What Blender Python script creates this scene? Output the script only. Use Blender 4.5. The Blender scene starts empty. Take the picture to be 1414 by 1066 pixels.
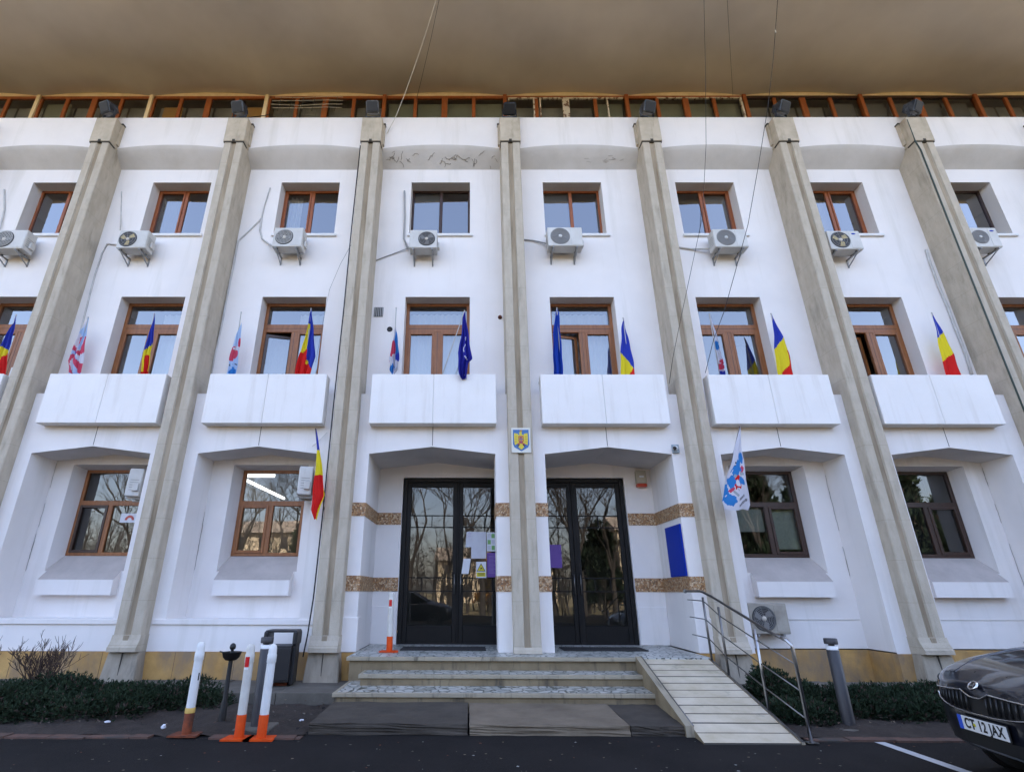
import bpy, bmesh, math, random
from mathutils import Vector, Matrix
random.seed(7)
PI = math.pi
scene = bpy.context.scene
COL = scene.collection

# ------------------------------------------------------------------ camera constants (metres, z=0 is the asphalt)
PITCH, YAW, ROLL, FPX = 0.3730, -0.0046, 0.0030, 725.32
CAMP = Vector((-1.0163, -10.1296, 1.6))
CXP, CYP = 646.23, 533.0
ct, st = math.cos(PITCH), math.sin(PITCH)
cy_, sy_ = math.cos(YAW), math.sin(YAW)
cr, sr = math.cos(ROLL), math.sin(ROLL)
R0 = Vector((cy_, -sy_, 0)); F0 = Vector((ct*sy_, ct*cy_, st)); U0 = Vector((-st*sy_, -st*cy_, ct))
R1 = R0*cr + U0*sr
U1 = U0*cr - R0*sr

def at(px, py, Y):
    """point of the plane y=Y that the photograph shows at a pixel"""
    d = F0 + R1*((px-CXP)/FPX) - U1*((py-CYP)/FPX)
    return CAMP + d*((Y-CAMP.y)/d.y)

# ------------------------------------------------------------------ materials
MATS = {}
def new_mat(name):
    m = bpy.data.materials.new(name); m.use_nodes = True
    nt = m.node_tree
    b = nt.nodes['Principled BSDF']
    MATS[name] = m
    return m, nt, b

def L(nt, a, b): nt.links.new(a, b)

def mat(name, col, rough=0.6, metal=0.0, col2=None, scale=4.0, detail=6.0, stretch=None, lo=0.35, hi=0.65,
        bump=0.0, bscale=30.0, spec=0.5, layer=None, coat=0.0):
    """Principled with a two-colour noise; layer=(colour, scale, lo, hi, stretch) adds a second stain"""
    m, nt, b = new_mat(name)
    b.inputs['Roughness'].default_value = rough
    b.inputs['Metallic'].default_value = metal
    b.inputs['Specular IOR Level'].default_value = spec
    b.inputs['Coat Weight'].default_value = coat
    tc = nt.nodes.new('ShaderNodeTexCoord')
    geo = nt.nodes.new('ShaderNodeNewGeometry')
    def noise(sc, det, stretch):
        mp = nt.nodes.new('ShaderNodeMapping')
        L(nt, geo.outputs['Position'], mp.inputs['Vector'])
        if stretch: mp.inputs['Scale'].default_value = stretch
        n = nt.nodes.new('ShaderNodeTexNoise'); n.inputs['Scale'].default_value = sc; n.inputs['Detail'].default_value = det
        n.inputs['Roughness'].default_value = 0.62
        L(nt, mp.outputs['Vector'], n.inputs['Vector'])
        return n
    out = None
    if col2 is not None:
        n = noise(scale, detail, stretch)
        r = nt.nodes.new('ShaderNodeValToRGB')
        r.color_ramp.elements[0].position = lo; r.color_ramp.elements[1].position = hi
        r.color_ramp.elements[0].color = (*col, 1); r.color_ramp.elements[1].color = (*col2, 1)
        L(nt, n.outputs['Fac'], r.inputs['Fac']); out = r.outputs['Color']
    if layer:
        lc, ls, llo, lhi, lst = layer
        n2 = noise(ls, 8.0, lst)
        mr = nt.nodes.new('ShaderNodeMapRange'); mr.inputs['From Min'].default_value = llo; mr.inputs['From Max'].default_value = lhi
        L(nt, n2.outputs['Fac'], mr.inputs['Value'])
        mx = nt.nodes.new('ShaderNodeMix'); mx.data_type = 'RGBA'
        L(nt, mr.outputs['Result'], mx.inputs['Factor'])
        if out is not None: L(nt, out, mx.inputs['A'])
        else: mx.inputs['A'].default_value = (*col, 1)
        mx.inputs['B'].default_value = (*lc, 1)
        out = mx.outputs['Result']
    if out is not None: L(nt, out, b.inputs['Base Color'])
    else: b.inputs['Base Color'].default_value = (*col, 1)
    if bump > 0:
        nb = noise(bscale, 6.0, None)
        bp = nt.nodes.new('ShaderNodeBump'); bp.inputs['Strength'].default_value = bump; bp.inputs['Distance'].default_value = 0.02
        L(nt, nb.outputs['Fac'], bp.inputs['Height']); L(nt, bp.outputs['Normal'], b.inputs['Normal'])
    return m

def mat_cells(name, cols, scale, rough=0.6, edge=None, edge_w=0.05, stretch=None):
    """crazy paving / pebble cladding: voronoi cells in a handful of colours, optional joint colour"""
    m, nt, b = new_mat(name)
    b.inputs['Roughness'].default_value = rough
    geo = nt.nodes.new('ShaderNodeNewGeometry')
    mp = nt.nodes.new('ShaderNodeMapping'); L(nt, geo.outputs['Position'], mp.inputs['Vector'])
    if stretch: mp.inputs['Scale'].default_value = stretch
    v = nt.nodes.new('ShaderNodeTexVoronoi'); v.inputs['Scale'].default_value = scale
    L(nt, mp.outputs['Vector'], v.inputs['Vector'])
    sep = nt.nodes.new('ShaderNodeSeparateColor'); L(nt, v.outputs['Color'], sep.inputs['Color'])
    r = nt.nodes.new('ShaderNodeValToRGB'); cr_ = r.color_ramp
    while len(cr_.elements) < len(cols): cr_.elements.new(0.5)
    for i, c in enumerate(cols):
        cr_.elements[i].position = i/(len(cols)-1); cr_.elements[i].color = (*c, 1)
    L(nt, sep.outputs['Red'], r.inputs['Fac']); out = r.outputs['Color']
    if edge:
        v2 = nt.nodes.new('ShaderNodeTexVoronoi'); v2.feature = 'DISTANCE_TO_EDGE'; v2.inputs['Scale'].default_value = scale
        L(nt, mp.outputs['Vector'], v2.inputs['Vector'])
        lt = nt.nodes.new('ShaderNodeMath'); lt.operation = 'LESS_THAN'; lt.inputs[1].default_value = edge_w
        L(nt, v2.outputs['Distance'], lt.inputs[0])
        mx = nt.nodes.new('ShaderNodeMix'); mx.data_type = 'RGBA'
        L(nt, lt.outputs[0], mx.inputs['Factor']); L(nt, out, mx.inputs['A']); mx.inputs['B'].default_value = (*edge, 1)
        out = mx.outputs['Result']
    L(nt, out, b.inputs['Base Color'])
    bp = nt.nodes.new('ShaderNodeBump'); bp.inputs['Strength'].default_value = 0.4; bp.inputs['Distance'].default_value = 0.01
    L(nt, v.outputs['Distance'], bp.inputs['Height']); L(nt, bp.outputs['Normal'], b.inputs['Normal'])
    return m

def mat_glass(name, tint, ior, gain=1.0, wave=0.0, rough=0.0):
    """thin window pane: fresnel reflection over tinted see-through"""
    m = bpy.data.materials.new(name); m.use_nodes = True; nt = m.node_tree; nt.nodes.clear()
    o = nt.nodes.new('ShaderNodeOutputMaterial')
    f = nt.nodes.new('ShaderNodeFresnel'); f.inputs['IOR'].default_value = ior
    mu = nt.nodes.new('ShaderNodeMath'); mu.operation = 'MULTIPLY'; mu.use_clamp = True; mu.inputs[1].default_value = gain
    L(nt, f.outputs[0], mu.inputs[0])
    t = nt.nodes.new('ShaderNodeBsdfTransparent'); t.inputs['Color'].default_value = (*tint, 1)
    g = nt.nodes.new('ShaderNodeBsdfGlossy'); g.inputs['Roughness'].default_value = rough
    mx = nt.nodes.new('ShaderNodeMixShader')
    L(nt, mu.outputs[0], mx.inputs[0]); L(nt, t.outputs[0], mx.inputs[1]); L(nt, g.outputs[0], mx.inputs[2])
    L(nt, mx.outputs[0], o.inputs['Surface'])
    if wave:
        geo = nt.nodes.new('ShaderNodeNewGeometry')
        n = nt.nodes.new('ShaderNodeTexNoise'); n.inputs['Scale'].default_value = 1.6; n.inputs['Detail'].default_value = 1.0
        L(nt, geo.outputs['Position'], n.inputs['Vector'])
        bp = nt.nodes.new('ShaderNodeBump'); bp.inputs['Strength'].default_value = wave; bp.inputs['Distance'].default_value = 0.02
        L(nt, n.outputs['Fac'], bp.inputs['Height']); L(nt, bp.outputs['Normal'], g.inputs['Normal']); L(nt, bp.outputs['Normal'], f.inputs['Normal'])
    MATS[name] = m
    return m

def mat_emit(name, col, s):
    m, nt, b = new_mat(name)
    b.inputs['Base Color'].default_value = (*col, 1)
    b.inputs['Emission Color'].default_value = (*col, 1); b.inputs['Emission Strength'].default_value = s
    return m

def mat_cloth(name, col, trans=0.35):
    m, nt, b = new_mat(name)
    b.inputs['Base Color'].default_value = (*col, 1); b.inputs['Roughness'].default_value = 0.75
    b.inputs['Specular IOR Level'].default_value = 0.2
    o = nt.nodes['Material Output']
    t = nt.nodes.new('ShaderNodeBsdfTranslucent'); t.inputs['Color'].default_value = (*col, 1)
    mx = nt.nodes.new('ShaderNodeMixShader'); mx.inputs[0].default_value = trans
    L(nt, b.outputs[0], mx.inputs[1]); L(nt, t.outputs[0], mx.inputs[2]); L(nt, mx.outputs[0], o.inputs['Surface'])
    return m

def mat_scratched_concrete(name, c1, c2, c3, rough=0.85):
    """board-marked concrete: streaks running down, blotches, faint lift joints"""
    m = mat(name, c1, rough, col2=c2, scale=1.5, detail=10, stretch=(4, 4, 1.6), lo=0.34, hi=0.70, bump=0.55, bscale=55,
            layer=(c3, 1.6, 0.55, 0.85, (3.0, 3.0, 0.7)))
    nt = m.node_tree; b = nt.nodes['Principled BSDF']
    geo = nt.nodes.new('ShaderNodeNewGeometry'); sp = nt.nodes.new('ShaderNodeSeparateXYZ'); L(nt, geo.outputs['Position'], sp.inputs[0])
    mo = nt.nodes.new('ShaderNodeMath'); mo.operation = 'PINGPONG'; mo.inputs[1].default_value = 0.36; L(nt, sp.outputs['Z'], mo.inputs[0])
    lt = nt.nodes.new('ShaderNodeMath'); lt.operation = 'LESS_THAN'; lt.inputs[1].default_value = 0.004; L(nt, mo.outputs[0], lt.inputs[0])
    src = b.inputs['Base Color'].links[0].from_socket
    mx = nt.nodes.new('ShaderNodeMix'); mx.data_type = 'RGBA'; mx.inputs['B'].default_value = (c3[0]*1.15, c3[1]*1.15, c3[2]*1.15, 1)
    sc = nt.nodes.new('ShaderNodeMath'); sc.operation = 'MULTIPLY'; sc.inputs[1].default_value = 0.5; L(nt, lt.outputs[0], sc.inputs[0])
    L(nt, sc.outputs[0], mx.inputs['Factor']); L(nt, src, mx.inputs['A']); L(nt, mx.outputs['Result'], b.inputs['Base Color'])
    return m

plaster = mat('white_plaster', (0.83, 0.79, 0.765), 0.9, col2=(0.775, 0.735, 0.71), scale=0.9, detail=8, lo=0.38, hi=0.72, bump=0.12, bscale=60, spec=0.15,
              layer=((0.68, 0.645, 0.60), 1.0, 0.54, 0.80, (2.6, 2.6, 0.22)))
panel_white = mat('painted_panel', (0.84, 0.81, 0.78), 0.8, col2=(0.80, 0.77, 0.735), scale=1.3, lo=0.4, hi=0.7, bump=0.05, bscale=40, spec=0.2,
                  layer=((0.66, 0.61, 0.56), 1.3, 0.52, 0.86, (3.4, 3.4, 0.3)))
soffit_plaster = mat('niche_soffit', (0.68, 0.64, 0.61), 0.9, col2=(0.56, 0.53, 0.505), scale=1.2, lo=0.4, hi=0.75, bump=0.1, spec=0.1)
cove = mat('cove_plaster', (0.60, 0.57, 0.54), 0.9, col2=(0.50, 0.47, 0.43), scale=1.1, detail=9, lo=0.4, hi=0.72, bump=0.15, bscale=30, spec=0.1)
crack = mat('cracked_paint', (0.16, 0.14, 0.12), 0.95)
concrete = mat_scratched_concrete('pier_concrete', (0.535, 0.47, 0.375), (0.43, 0.37, 0.285), (0.26, 0.22, 0.165))
groove_c = mat('pier_groove', (0.42, 0.345, 0.25), 0.9, col2=(0.24, 0.19, 0.13), scale=1.0, stretch=(5, 5, 0.6), spec=0.1)
cap_c = mat('cap_concrete', (0.55, 0.475, 0.37), 0.85, col2=(0.42, 0.36, 0.27), scale=2.6, detail=9, lo=0.35, hi=0.65, bump=0.2, layer=((0.25, 0.20, 0.14), 1.6, 0.55, 0.8, (3, 3, 0.6)))
pedestal_c = mat('pedestal_concrete', (0.40, 0.345, 0.27), 0.9, col2=(0.27, 0.23, 0.175), scale=1.5, stretch=(3, 3, 0.8), bump=0.3, bscale=25,
                 layer=((0.13, 0.12, 0.10), 2.0, 0.55, 0.8, (2, 2, 0.6)))
shell = mat('shell_soffit', (0.75, 0.685, 0.615), 0.7, col2=(0.57, 0.51, 0.445), scale=0.30, detail=4, lo=0.30, hi=0.72, bump=0.05, bscale=6, spec=0.35)  # broad darker noise patches paint in the shading of the wavy soffit
tympan = mat('cream_trim', (0.80, 0.66, 0.44), 0.8, col2=(0.66, 0.53, 0.33), scale=2.5)
yellow_stone = mat('ochre_stone', (0.58, 0.345, 0.115), 0.7, col2=(0.42, 0.235, 0.07), scale=2.6, detail=10, lo=0.32, hi=0.62, bump=0.25, bscale=30,
                   layer=((0.27, 0.185, 0.11), 1.5, 0.47, 0.66, (1.2, 1.2, 0.7)))
pebbles = mat_cells('pebble_cladding', [(0.17, 0.075, 0.03), (0.38, 0.185, 0.07), (0.50, 0.29, 0.13), (0.64, 0.48, 0.31), (0.30, 0.145, 0.055)], 30, 0.6, edge=(0.16, 0.11, 0.07), edge_w=0.05)
wood = mat('brown_frame', (0.31, 0.115, 0.034), 0.45, col2=(0.22, 0.078, 0.022), scale=2.0, stretch=(8, 8, 1.5))
wood_dark = mat('dark_brown_frame', (0.050, 0.022, 0.014), 0.4, col2=(0.036, 0.016, 0.010), scale=2.0, stretch=(8, 8, 1.5))
wood_red = mat('orange_frame', (0.33, 0.095, 0.025), 0.4, col2=(0.24, 0.065, 0.016), scale=2.0, stretch=(8, 8, 1.5))
peeled = mat('peeling_paint', (0.60, 0.54, 0.45), 0.8, col2=(0.16, 0.09, 0.06), scale=9.0, lo=0.52, hi=0.56)
glass = mat_glass('window_glass', (0.80, 0.83, 0.83), 1.62, 4.4, 0.05)
door_glass = mat_glass('door_glass', (0.55, 0.57, 0.56), 1.62, 1.45, 0.05, 0.006)
low_glass = mat_glass('ground_floor_glass', (0.80, 0.81, 0.80), 1.62, 1.9, 0.06, 0.004)
strip_glass = mat_glass('strip_glass', (0.80, 0.82, 0.80), 1.52, 2.2)
black_metal = mat('black_door_metal', (0.007, 0.007, 0.0072), 0.5, col2=(0.011, 0.010, 0.010), scale=5.0, spec=0.2)
sill_white = mat('white_sill', (0.74, 0.73, 0.71), 0.5)
interior = mat('interior_paint', (0.30, 0.29, 0.27), 0.9)
interior_dark = mat('interior_dark', (0.035, 0.034, 0.033), 0.9)
curtain_w = mat_cloth('sheer_curtain', (0.74, 0.76, 0.78), 0.4)
blind_green = mat('pale_green_blind', (0.44, 0.49, 0.44), 0.8, col2=(0.36, 0.41, 0.36), scale=0.8, stretch=(1, 1, 3))
blind_olive = mat('olive_blind', (0.36, 0.37, 0.27), 0.8, col2=(0.28, 0.29, 0.21), scale=1.0)
blind_orange = mat('orange_blind', (0.62, 0.30, 0.06), 0.8)
strip_backing = mat('strip_backing', (0.46, 0.45, 0.42), 0.85, col2=(0.28, 0.275, 0.255), scale=0.9)  # pale tone for sheets added to lighten the strip panes
ac_dusty = mat('ac_dusty', (0.40, 0.365, 0.31), 0.7, col2=(0.28, 0.25, 0.205), scale=3.0)
hair_crack = mat('hairline_crack', (0.36, 0.33, 0.30), 0.95)
blind_gray = mat('grey_blind', (0.20, 0.195, 0.19), 0.85)
ac_white = mat('ac_casing', (0.62, 0.61, 0.585), 0.5, col2=(0.52, 0.505, 0.47), scale=2.0, layer=((0.36, 0.32, 0.26), 3.0, 0.62, 0.85, (3, 3, 0.8)))
ac_dark = mat('ac_fan_dark', (0.05, 0.05, 0.052), 0.6)
ac_grey = mat('ac_grille_grey', (0.24, 0.235, 0.23), 0.55)
ac_yellow = mat('ac_fan_yellow', (0.50, 0.40, 0.20), 0.6)
ac_hub = mat('ac_hub', (0.60, 0.54, 0.46), 0.5)
galv = mat('galvanised_steel', (0.30, 0.30, 0.30), 0.5, 0.6)
pipe_white = mat('pipe_lagging', (0.58, 0.57, 0.55), 0.7, col2=(0.46, 0.45, 0.43), scale=6)
pipe_grey = mat('grey_conduit', (0.34, 0.34, 0.335), 0.7)
cable_black = mat('black_cable', (0.012, 0.012, 0.013), 0.6)
cable_green = mat('green_cable', (0.035, 0.055, 0.045), 0.6)
cable_thin = mat('weathered_wire', (0.10, 0.095, 0.085), 0.7)
cable_pale = mat('pale_wire', (0.62, 0.58, 0.50), 0.6)
lamp_body = mat('floodlight_casing', (0.035, 0.042, 0.056), 0.3, 0.2, col2=(0.16, 0.18, 0.21), scale=7, lo=0.45, hi=0.8)
lamp_glass = mat('floodlight_glass', (0.035, 0.036, 0.04), 0.5, spec=0.2)
asphalt = mat('asphalt', (0.0185, 0.0165, 0.0160), 0.9, spec=0.15, col2=(0.012, 0.0108, 0.0105), scale=1.3, detail=10, bump=0.5, bscale=150,
              layer=((0.040, 0.035, 0.032), 24.0, 0.62, 0.74, None))
soil = mat('soil', (0.040, 0.028, 0.021), 0.95, col2=(0.022, 0.015, 0.011), scale=5.0, detail=10, bump=0.8, bscale=30, layer=((0.075, 0.055, 0.04), 22.0, 0.62, 0.72, None))
pavement = mat('pavement_concrete', (0.15, 0.132, 0.108), 0.9, col2=(0.095, 0.084, 0.068), scale=2.2, detail=9, bump=0.35, bscale=50)
slab_dark = mat('slab_dark', (0.072, 0.058, 0.044), 0.9, col2=(0.040, 0.032, 0.024), scale=2.4, detail=9, bump=0.4, bscale=60)
slab_pale = mat('slab_pale', (0.20, 0.158, 0.110), 0.9, col2=(0.13, 0.10, 0.068), scale=2.0, detail=9, bump=0.4, bscale=60)
kerb_red = mat('brick_kerb', (0.13, 0.065, 0.045), 0.9, col2=(0.07, 0.045, 0.035), scale=5, bump=0.3, layer=((0.05, 0.045, 0.04), 2.0, 0.5, 0.65, None))
white_paint = mat('road_paint', (0.50, 0.51, 0.52), 0.7, col2=(0.36, 0.36, 0.36), scale=9, lo=0.4, hi=0.75)
mosaic = mat_cells('crazy_marble', [(0.30, 0.31, 0.28), (0.52, 0.52, 0.48), (0.60, 0.59, 0.55), (0.46, 0.46, 0.42)], 7.5, 0.35, edge=(0.075, 0.085, 0.072), edge_w=0.07)
nosing = mat('cream_stone_nosing', (0.37, 0.315, 0.225), 0.7, col2=(0.30, 0.26, 0.19), scale=3.0, bump=0.1, layer=((0.10, 0.085, 0.06), 1.0, 0.55, 0.72, (9, 1, 2.2)))
riser_m = mat('stained_riser', (0.27, 0.21, 0.125), 0.8, col2=(0.17, 0.125, 0.07), scale=2.0, bump=0.1, layer=((0.08, 0.065, 0.045), 1.0, 0.54, 0.7, (8, 1, 1.5)))
ramp_m = mat('ramp_stone', (0.62, 0.54, 0.41), 0.8, col2=(0.47, 0.395, 0.27), scale=2.6, detail=9, bump=0.2, layer=((0.20, 0.18, 0.13), 3.0, 0.60, 0.8, None))
joint_m = mat('dark_joint', (0.06, 0.055, 0.045), 0.9)
steel = mat('brushed_steel', (0.42, 0.42, 0.42), 0.28, 1.0)
steel_dark = mat('dull_steel', (0.19, 0.18, 0.17), 0.4, 0.9)
rubber = mat('black_rubber', (0.014, 0.014, 0.014), 0.7)
mat_rubber = mat('doormat_rubber', (0.022, 0.02, 0.02), 0.9)
post_white = mat('post_white', (0.72, 0.72, 0.71), 0.45, col2=(0.60, 0.60, 0.58), scale=5, lo=0.45, hi=0.8)
post_cream = mat('post_cream', (0.62, 0.60, 0.55), 0.5, col2=(0.50, 0.47, 0.42), scale=4, lo=0.45, hi=0.8)
post_orange = mat('post_orange', (0.68, 0.075, 0.006), 0.6, col2=(0.54, 0.055, 0.006), scale=6, spec=0.2)
post_rust = mat('post_rust', (0.25, 0.05, 0.012), 0.8, col2=(0.055, 0.02, 0.010), scale=8)
post_peel = mat('post_peel', (0.62, 0.40, 0.10), 0.7)
refl_red = mat('reflector_red', (0.56, 0.006, 0.012), 0.3)
refl_white = mat('reflector_white', (0.75, 0.75, 0.75), 0.3)
grey_metal = mat('bollard_grey', (0.040, 0.038, 0.042), 0.5, 0.0, col2=(0.030, 0.029, 0.032), scale=4)
black_iron = mat('black_iron', (0.010, 0.010, 0.011), 0.5)
bin_black = mat('bin_black', (0.012, 0.012, 0.014), 0.45)
blue_sign = mat('blue_panel', (0.003, 0.030, 0.34), 0.6, spec=0.15)
alarm_w = mat('alarm_casing', (0.42, 0.38, 0.30), 0.5)
alarm_r = mat('alarm_red', (0.50, 0.045, 0.012), 0.35)
cam_w = mat('camera_white', (0.75, 0.76, 0.78), 0.4)
cam_g = mat('camera_grey', (0.30, 0.36, 0.40), 0.5)
paper = mat('paper', (0.62, 0.64, 0.72), 0.7, col2=(0.55, 0.56, 0.64), scale=6)
paper_w = mat('paper_white', (0.70, 0.72, 0.78), 0.7)
purple = mat('purple_poster', (0.13, 0.06, 0.30), 0.6)
purple_l = mat('purple_line', (0.30, 0.22, 0.48), 0.6)
sign_yellow = mat('sign_yellow', (0.62, 0.55, 0.03), 0.5)
sign_black = mat('sign_black', (0.015, 0.015, 0.015), 0.5)
red_p = mat('print_red', (0.55, 0.12, 0.09), 0.6)
teal_p = mat('print_teal', (0.10, 0.34, 0.42), 0.6)
green_p = mat('print_green', (0.20, 0.42, 0.15), 0.6)
gold_p = mat('emblem_gold', (0.62, 0.50, 0.03), 0.45)
gold_d = mat('emblem_ochre', (0.50, 0.24, 0.02), 0.5)
emb_blue = mat('emblem_blue', (0.04, 0.14, 0.36), 0.45)
emb_red = mat('emblem_red', (0.42, 0.035, 0.03), 0.45)
emb_plate = mat('emblem_plate', (0.66, 0.65, 0.58), 0.5)
c_blue = mat_cloth('cloth_blue', (0.028, 0.05, 0.42))
c_yellow = mat_cloth('cloth_yellow', (0.80, 0.66, 0.025))
c_red = mat_cloth('cloth_red', (0.66, 0.016, 0.014))
c_eu = mat_cloth('cloth_union_blue', (0.012, 0.055, 0.40))
c_nato = mat_cloth('cloth_deep_blue', (0.022, 0.024, 0.30))
c_white = mat_cloth('cloth_white', (0.66, 0.66, 0.74))
c_sky = mat_cloth('cloth_sky_blue', (0.035, 0.22, 0.58))
c_pale = mat_cloth('cloth_pale_blue', (0.42, 0.56, 0.78))
c_pink = mat_cloth('cloth_rose', (0.62, 0.07, 0.13))
c_grey = mat_cloth('cloth_grey', (0.36, 0.40, 0.44))
c_black = mat_cloth('cloth_print_black', (0.035, 0.03, 0.05))
pole_m = mat('flag_pole', (0.45, 0.43, 0.40), 0.5)
pole_d = mat('flag_pole_dark', (0.10, 0.08, 0.07), 0.6)
juniper = mat('juniper', (0.013, 0.025, 0.0125), 0.8, col2=(0.024, 0.041, 0.019), scale=4.0, lo=0.35, hi=0.65, spec=0.2)
juniper2 = mat('juniper_pale', (0.034, 0.052, 0.027), 0.8, col2=(0.020, 0.034, 0.017), scale=6.0, spec=0.2)
twig = mat('bare_twig', (0.060, 0.036, 0.026), 0.85)
bark = mat('bark', (0.060, 0.050, 0.042), 0.9, col2=(0.035, 0.028, 0.024), scale=4, stretch=(3, 3, 0.5), bump=0.4)
park_ground_m = mat('park_bounce_ground', (0.20, 0.15, 0.075), 0.9, col2=(0.09, 0.085, 0.035), scale=0.6, detail=9)  # gravel and dry-leaf tone, made paler to bounce warm light onto the soffit
far_wall = mat('far_cream_wall', (0.62, 0.52, 0.36), 0.8, col2=(0.52, 0.43, 0.30), scale=0.3)
far_roof = mat('far_roof', (0.30, 0.25, 0.20), 0.85)
car_paint = mat('car_paint', (0.007, 0.008, 0.013), 0.28, 0.1, coat=1.0)
car_black = mat('car_trim_black', (0.008, 0.008, 0.008), 0.45)
chrome = mat('chrome', (0.62, 0.62, 0.63), 0.12, 1.0)
car_glass = mat('car_glass', (0.012, 0.014, 0.016), 0.05)
head_glass = mat('headlamp_glass', (0.22, 0.23, 0.25), 0.12)
plate_w = mat('plate_white', (0.66, 0.66, 0.64), 0.4)
plate_b = mat('plate_blue', (0.02, 0.08, 0.50), 0.4)
tube = mat_emit('fluorescent_tube', (1.0, 1.0, 0.97), 0.6)
apron_top = mat('dusty_apron', (0.50, 0.445, 0.41), 0.95, col2=(0.41, 0.365, 0.335), scale=2.5, detail=9, lo=0.35, hi=0.7, bump=0.2, bscale=60, spec=0.1)
office_yellow = mat('office_yellow', (0.62, 0.42, 0.06), 0.7)

# ------------------------------------------------------------------ mesh builder
class MB:
    def __init__(s): s.v = []; s.f = []; s.m = []; s.mats = []; s.sm = []
    def mi(s, m):
        if m not in s.mats: s.mats.append(m)
        return s.mats.index(m)
    def face(s, pts, m, smooth=False):
        i = len(s.v); s.v += [tuple(p) for p in pts]; s.f.append(tuple(range(i, i+len(pts)))); s.m.append(s.mi(m)); s.sm.append(smooth)
    def box(s, x0, x1, y0, y1, z0, z1, m, M=None):
        P = [(x0,y0,z0),(x1,y0,z0),(x1,y1,z0),(x0,y1,z0),(x0,y0,z1),(x1,y0,z1),(x1,y1,z1),(x0,y1,z1)]
        if M is not None: P = [M @ Vector(p) for p in P]
        i = len(s.v); s.v += [tuple(p) for p in P]; k = s.mi(m)
        for q in ((0,3,2,1),(4,5,6,7),(0,1,5,4),(1,2,6,5),(2,3,7,6),(3,0,4,7)):
            s.f.append(tuple(i+a for a in q)); s.m.append(k); s.sm.append(False)
    def rbox(s, x0, x1, y0, y1, z0, z1, m, b=0.015, M=None, seg=2):
        bm = bmesh.new(); bmesh.ops.create_cube(bm, size=1.0)
        for v in bm.verts: v.co = Vector(((x0+x1)/2+v.co.x*(x1-x0), (y0+y1)/2+v.co.y*(y1-y0), (z0+z1)/2+v.co.z*(z1-z0)))
        bmesh.ops.bevel(bm, geom=list(bm.edges), offset=b, segments=seg, affect='EDGES', profile=0.5)
        s.addbm(bm, m, M); bm.free()
    def addbm(s, bm, m, M=None, smooth=False):
        bm.verts.index_update(); i = len(s.v); k = s.mi(m)
        for v in bm.verts: s.v.append(tuple(M @ v.co if M is not None else v.co))
        for f in bm.faces: s.f.append(tuple(i+v.index for v in f.verts)); s.m.append(k); s.sm.append(smooth)
    def lathe(s, prof, m, M=None, n=20, smooth=True, a0=0, a1=2*PI):
        i = len(s.v); k = s.mi(m); full = abs(a1-a0-2*PI) < 1e-6; nn = n if full else n+1
        for r, z in prof:
            for j in range(nn):
                a = a0+(a1-a0)*j/n; p = Vector((r*math.cos(a), r*math.sin(a), z)); s.v.append(tuple(M @ p if M is not None else p))
        for q in range(len(prof)-1):
            for j in range(n):
                a = i+q*nn+j; b = i+q*nn+(j+1) % nn
                s.f.append((a, b, b+nn, a+nn)); s.m.append(k); s.sm.append(smooth)
    def tube(s, pts, r, m, n=8, smooth=True, taper=None, cap=True):
        pts = [Vector(p) for p in pts]; i = len(s.v); k = s.mi(m); up = Vector((0.13, 0.31, 0.94)); N = len(pts)
        for q, p in enumerate(pts):
            d = (pts[min(q+1, N-1)]-pts[max(q-1, 0)])
            if d.length < 1e-9: d = Vector((0, 0, 1))
            d.normalize(); a = d.cross(up)
            if a.length < 1e-3: a = d.cross(Vector((1, 0, 0)))
            a.normalize(); b = d.cross(a)
            rr = r if taper is None else taper[q]
            for j in range(n):
                t = 2*PI*j/n; s.v.append(tuple(p+a*(rr*math.cos(t))+b*(rr*math.sin(t))))
        for q in range(N-1):
            for j in range(n):
                a = i+q*n+j; b = i+q*n+(j+1) % n
                s.f.append((a, a+n, b+n, b)); s.m.append(k); s.sm.append(smooth)
        if cap and n > 3:
            s.f.append(tuple(i+j for j in range(n))); s.m.append(k); s.sm.append(False)
            s.f.append(tuple(i+(N-1)*n+j for j in reversed(range(n)))); s.m.append(k); s.sm.append(False)
    def prism(s, poly, axis, a0, a1, m, mside=None):
        """poly: list of (u,v); axis 'x' -> (u=y,v=z), 'y' -> (u=x,v=z), 'z' -> (u=x,v=y)"""
        def P(u, v, a): return {'x': (a, u, v), 'y': (u, a, v), 'z': (u, v, a)}[axis]
        s.face([P(u, v, a0) for u, v in poly], m); s.face([P(u, v, a1) for u, v in reversed(poly)], m)
        n = len(poly)
        for j in range(n):
            u, v = poly[j]; u2, v2 = poly[(j+1) % n]
            s.face([P(u, v, a0), P(u, v, a1), P(u2, v2, a1), P(u2, v2, a0)], mside or m)
    def grid(s, fn, nu, nv, m, smooth=True, mfn=None):
        i = len(s.v)
        for a in range(nv+1):
            for b in range(nu+1): s.v.append(tuple(fn(b/nu, a/nv)))
        for a in range(nv):
            for b in range(nu):
                q = i+a*(nu+1)+b
                s.f.append((q, q+1, q+nu+2, q+nu+1)); s.sm.append(smooth)
                s.m.append(s.mi(mfn((b+.5)/nu, (a+.5)/nv) if mfn else m))
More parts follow.
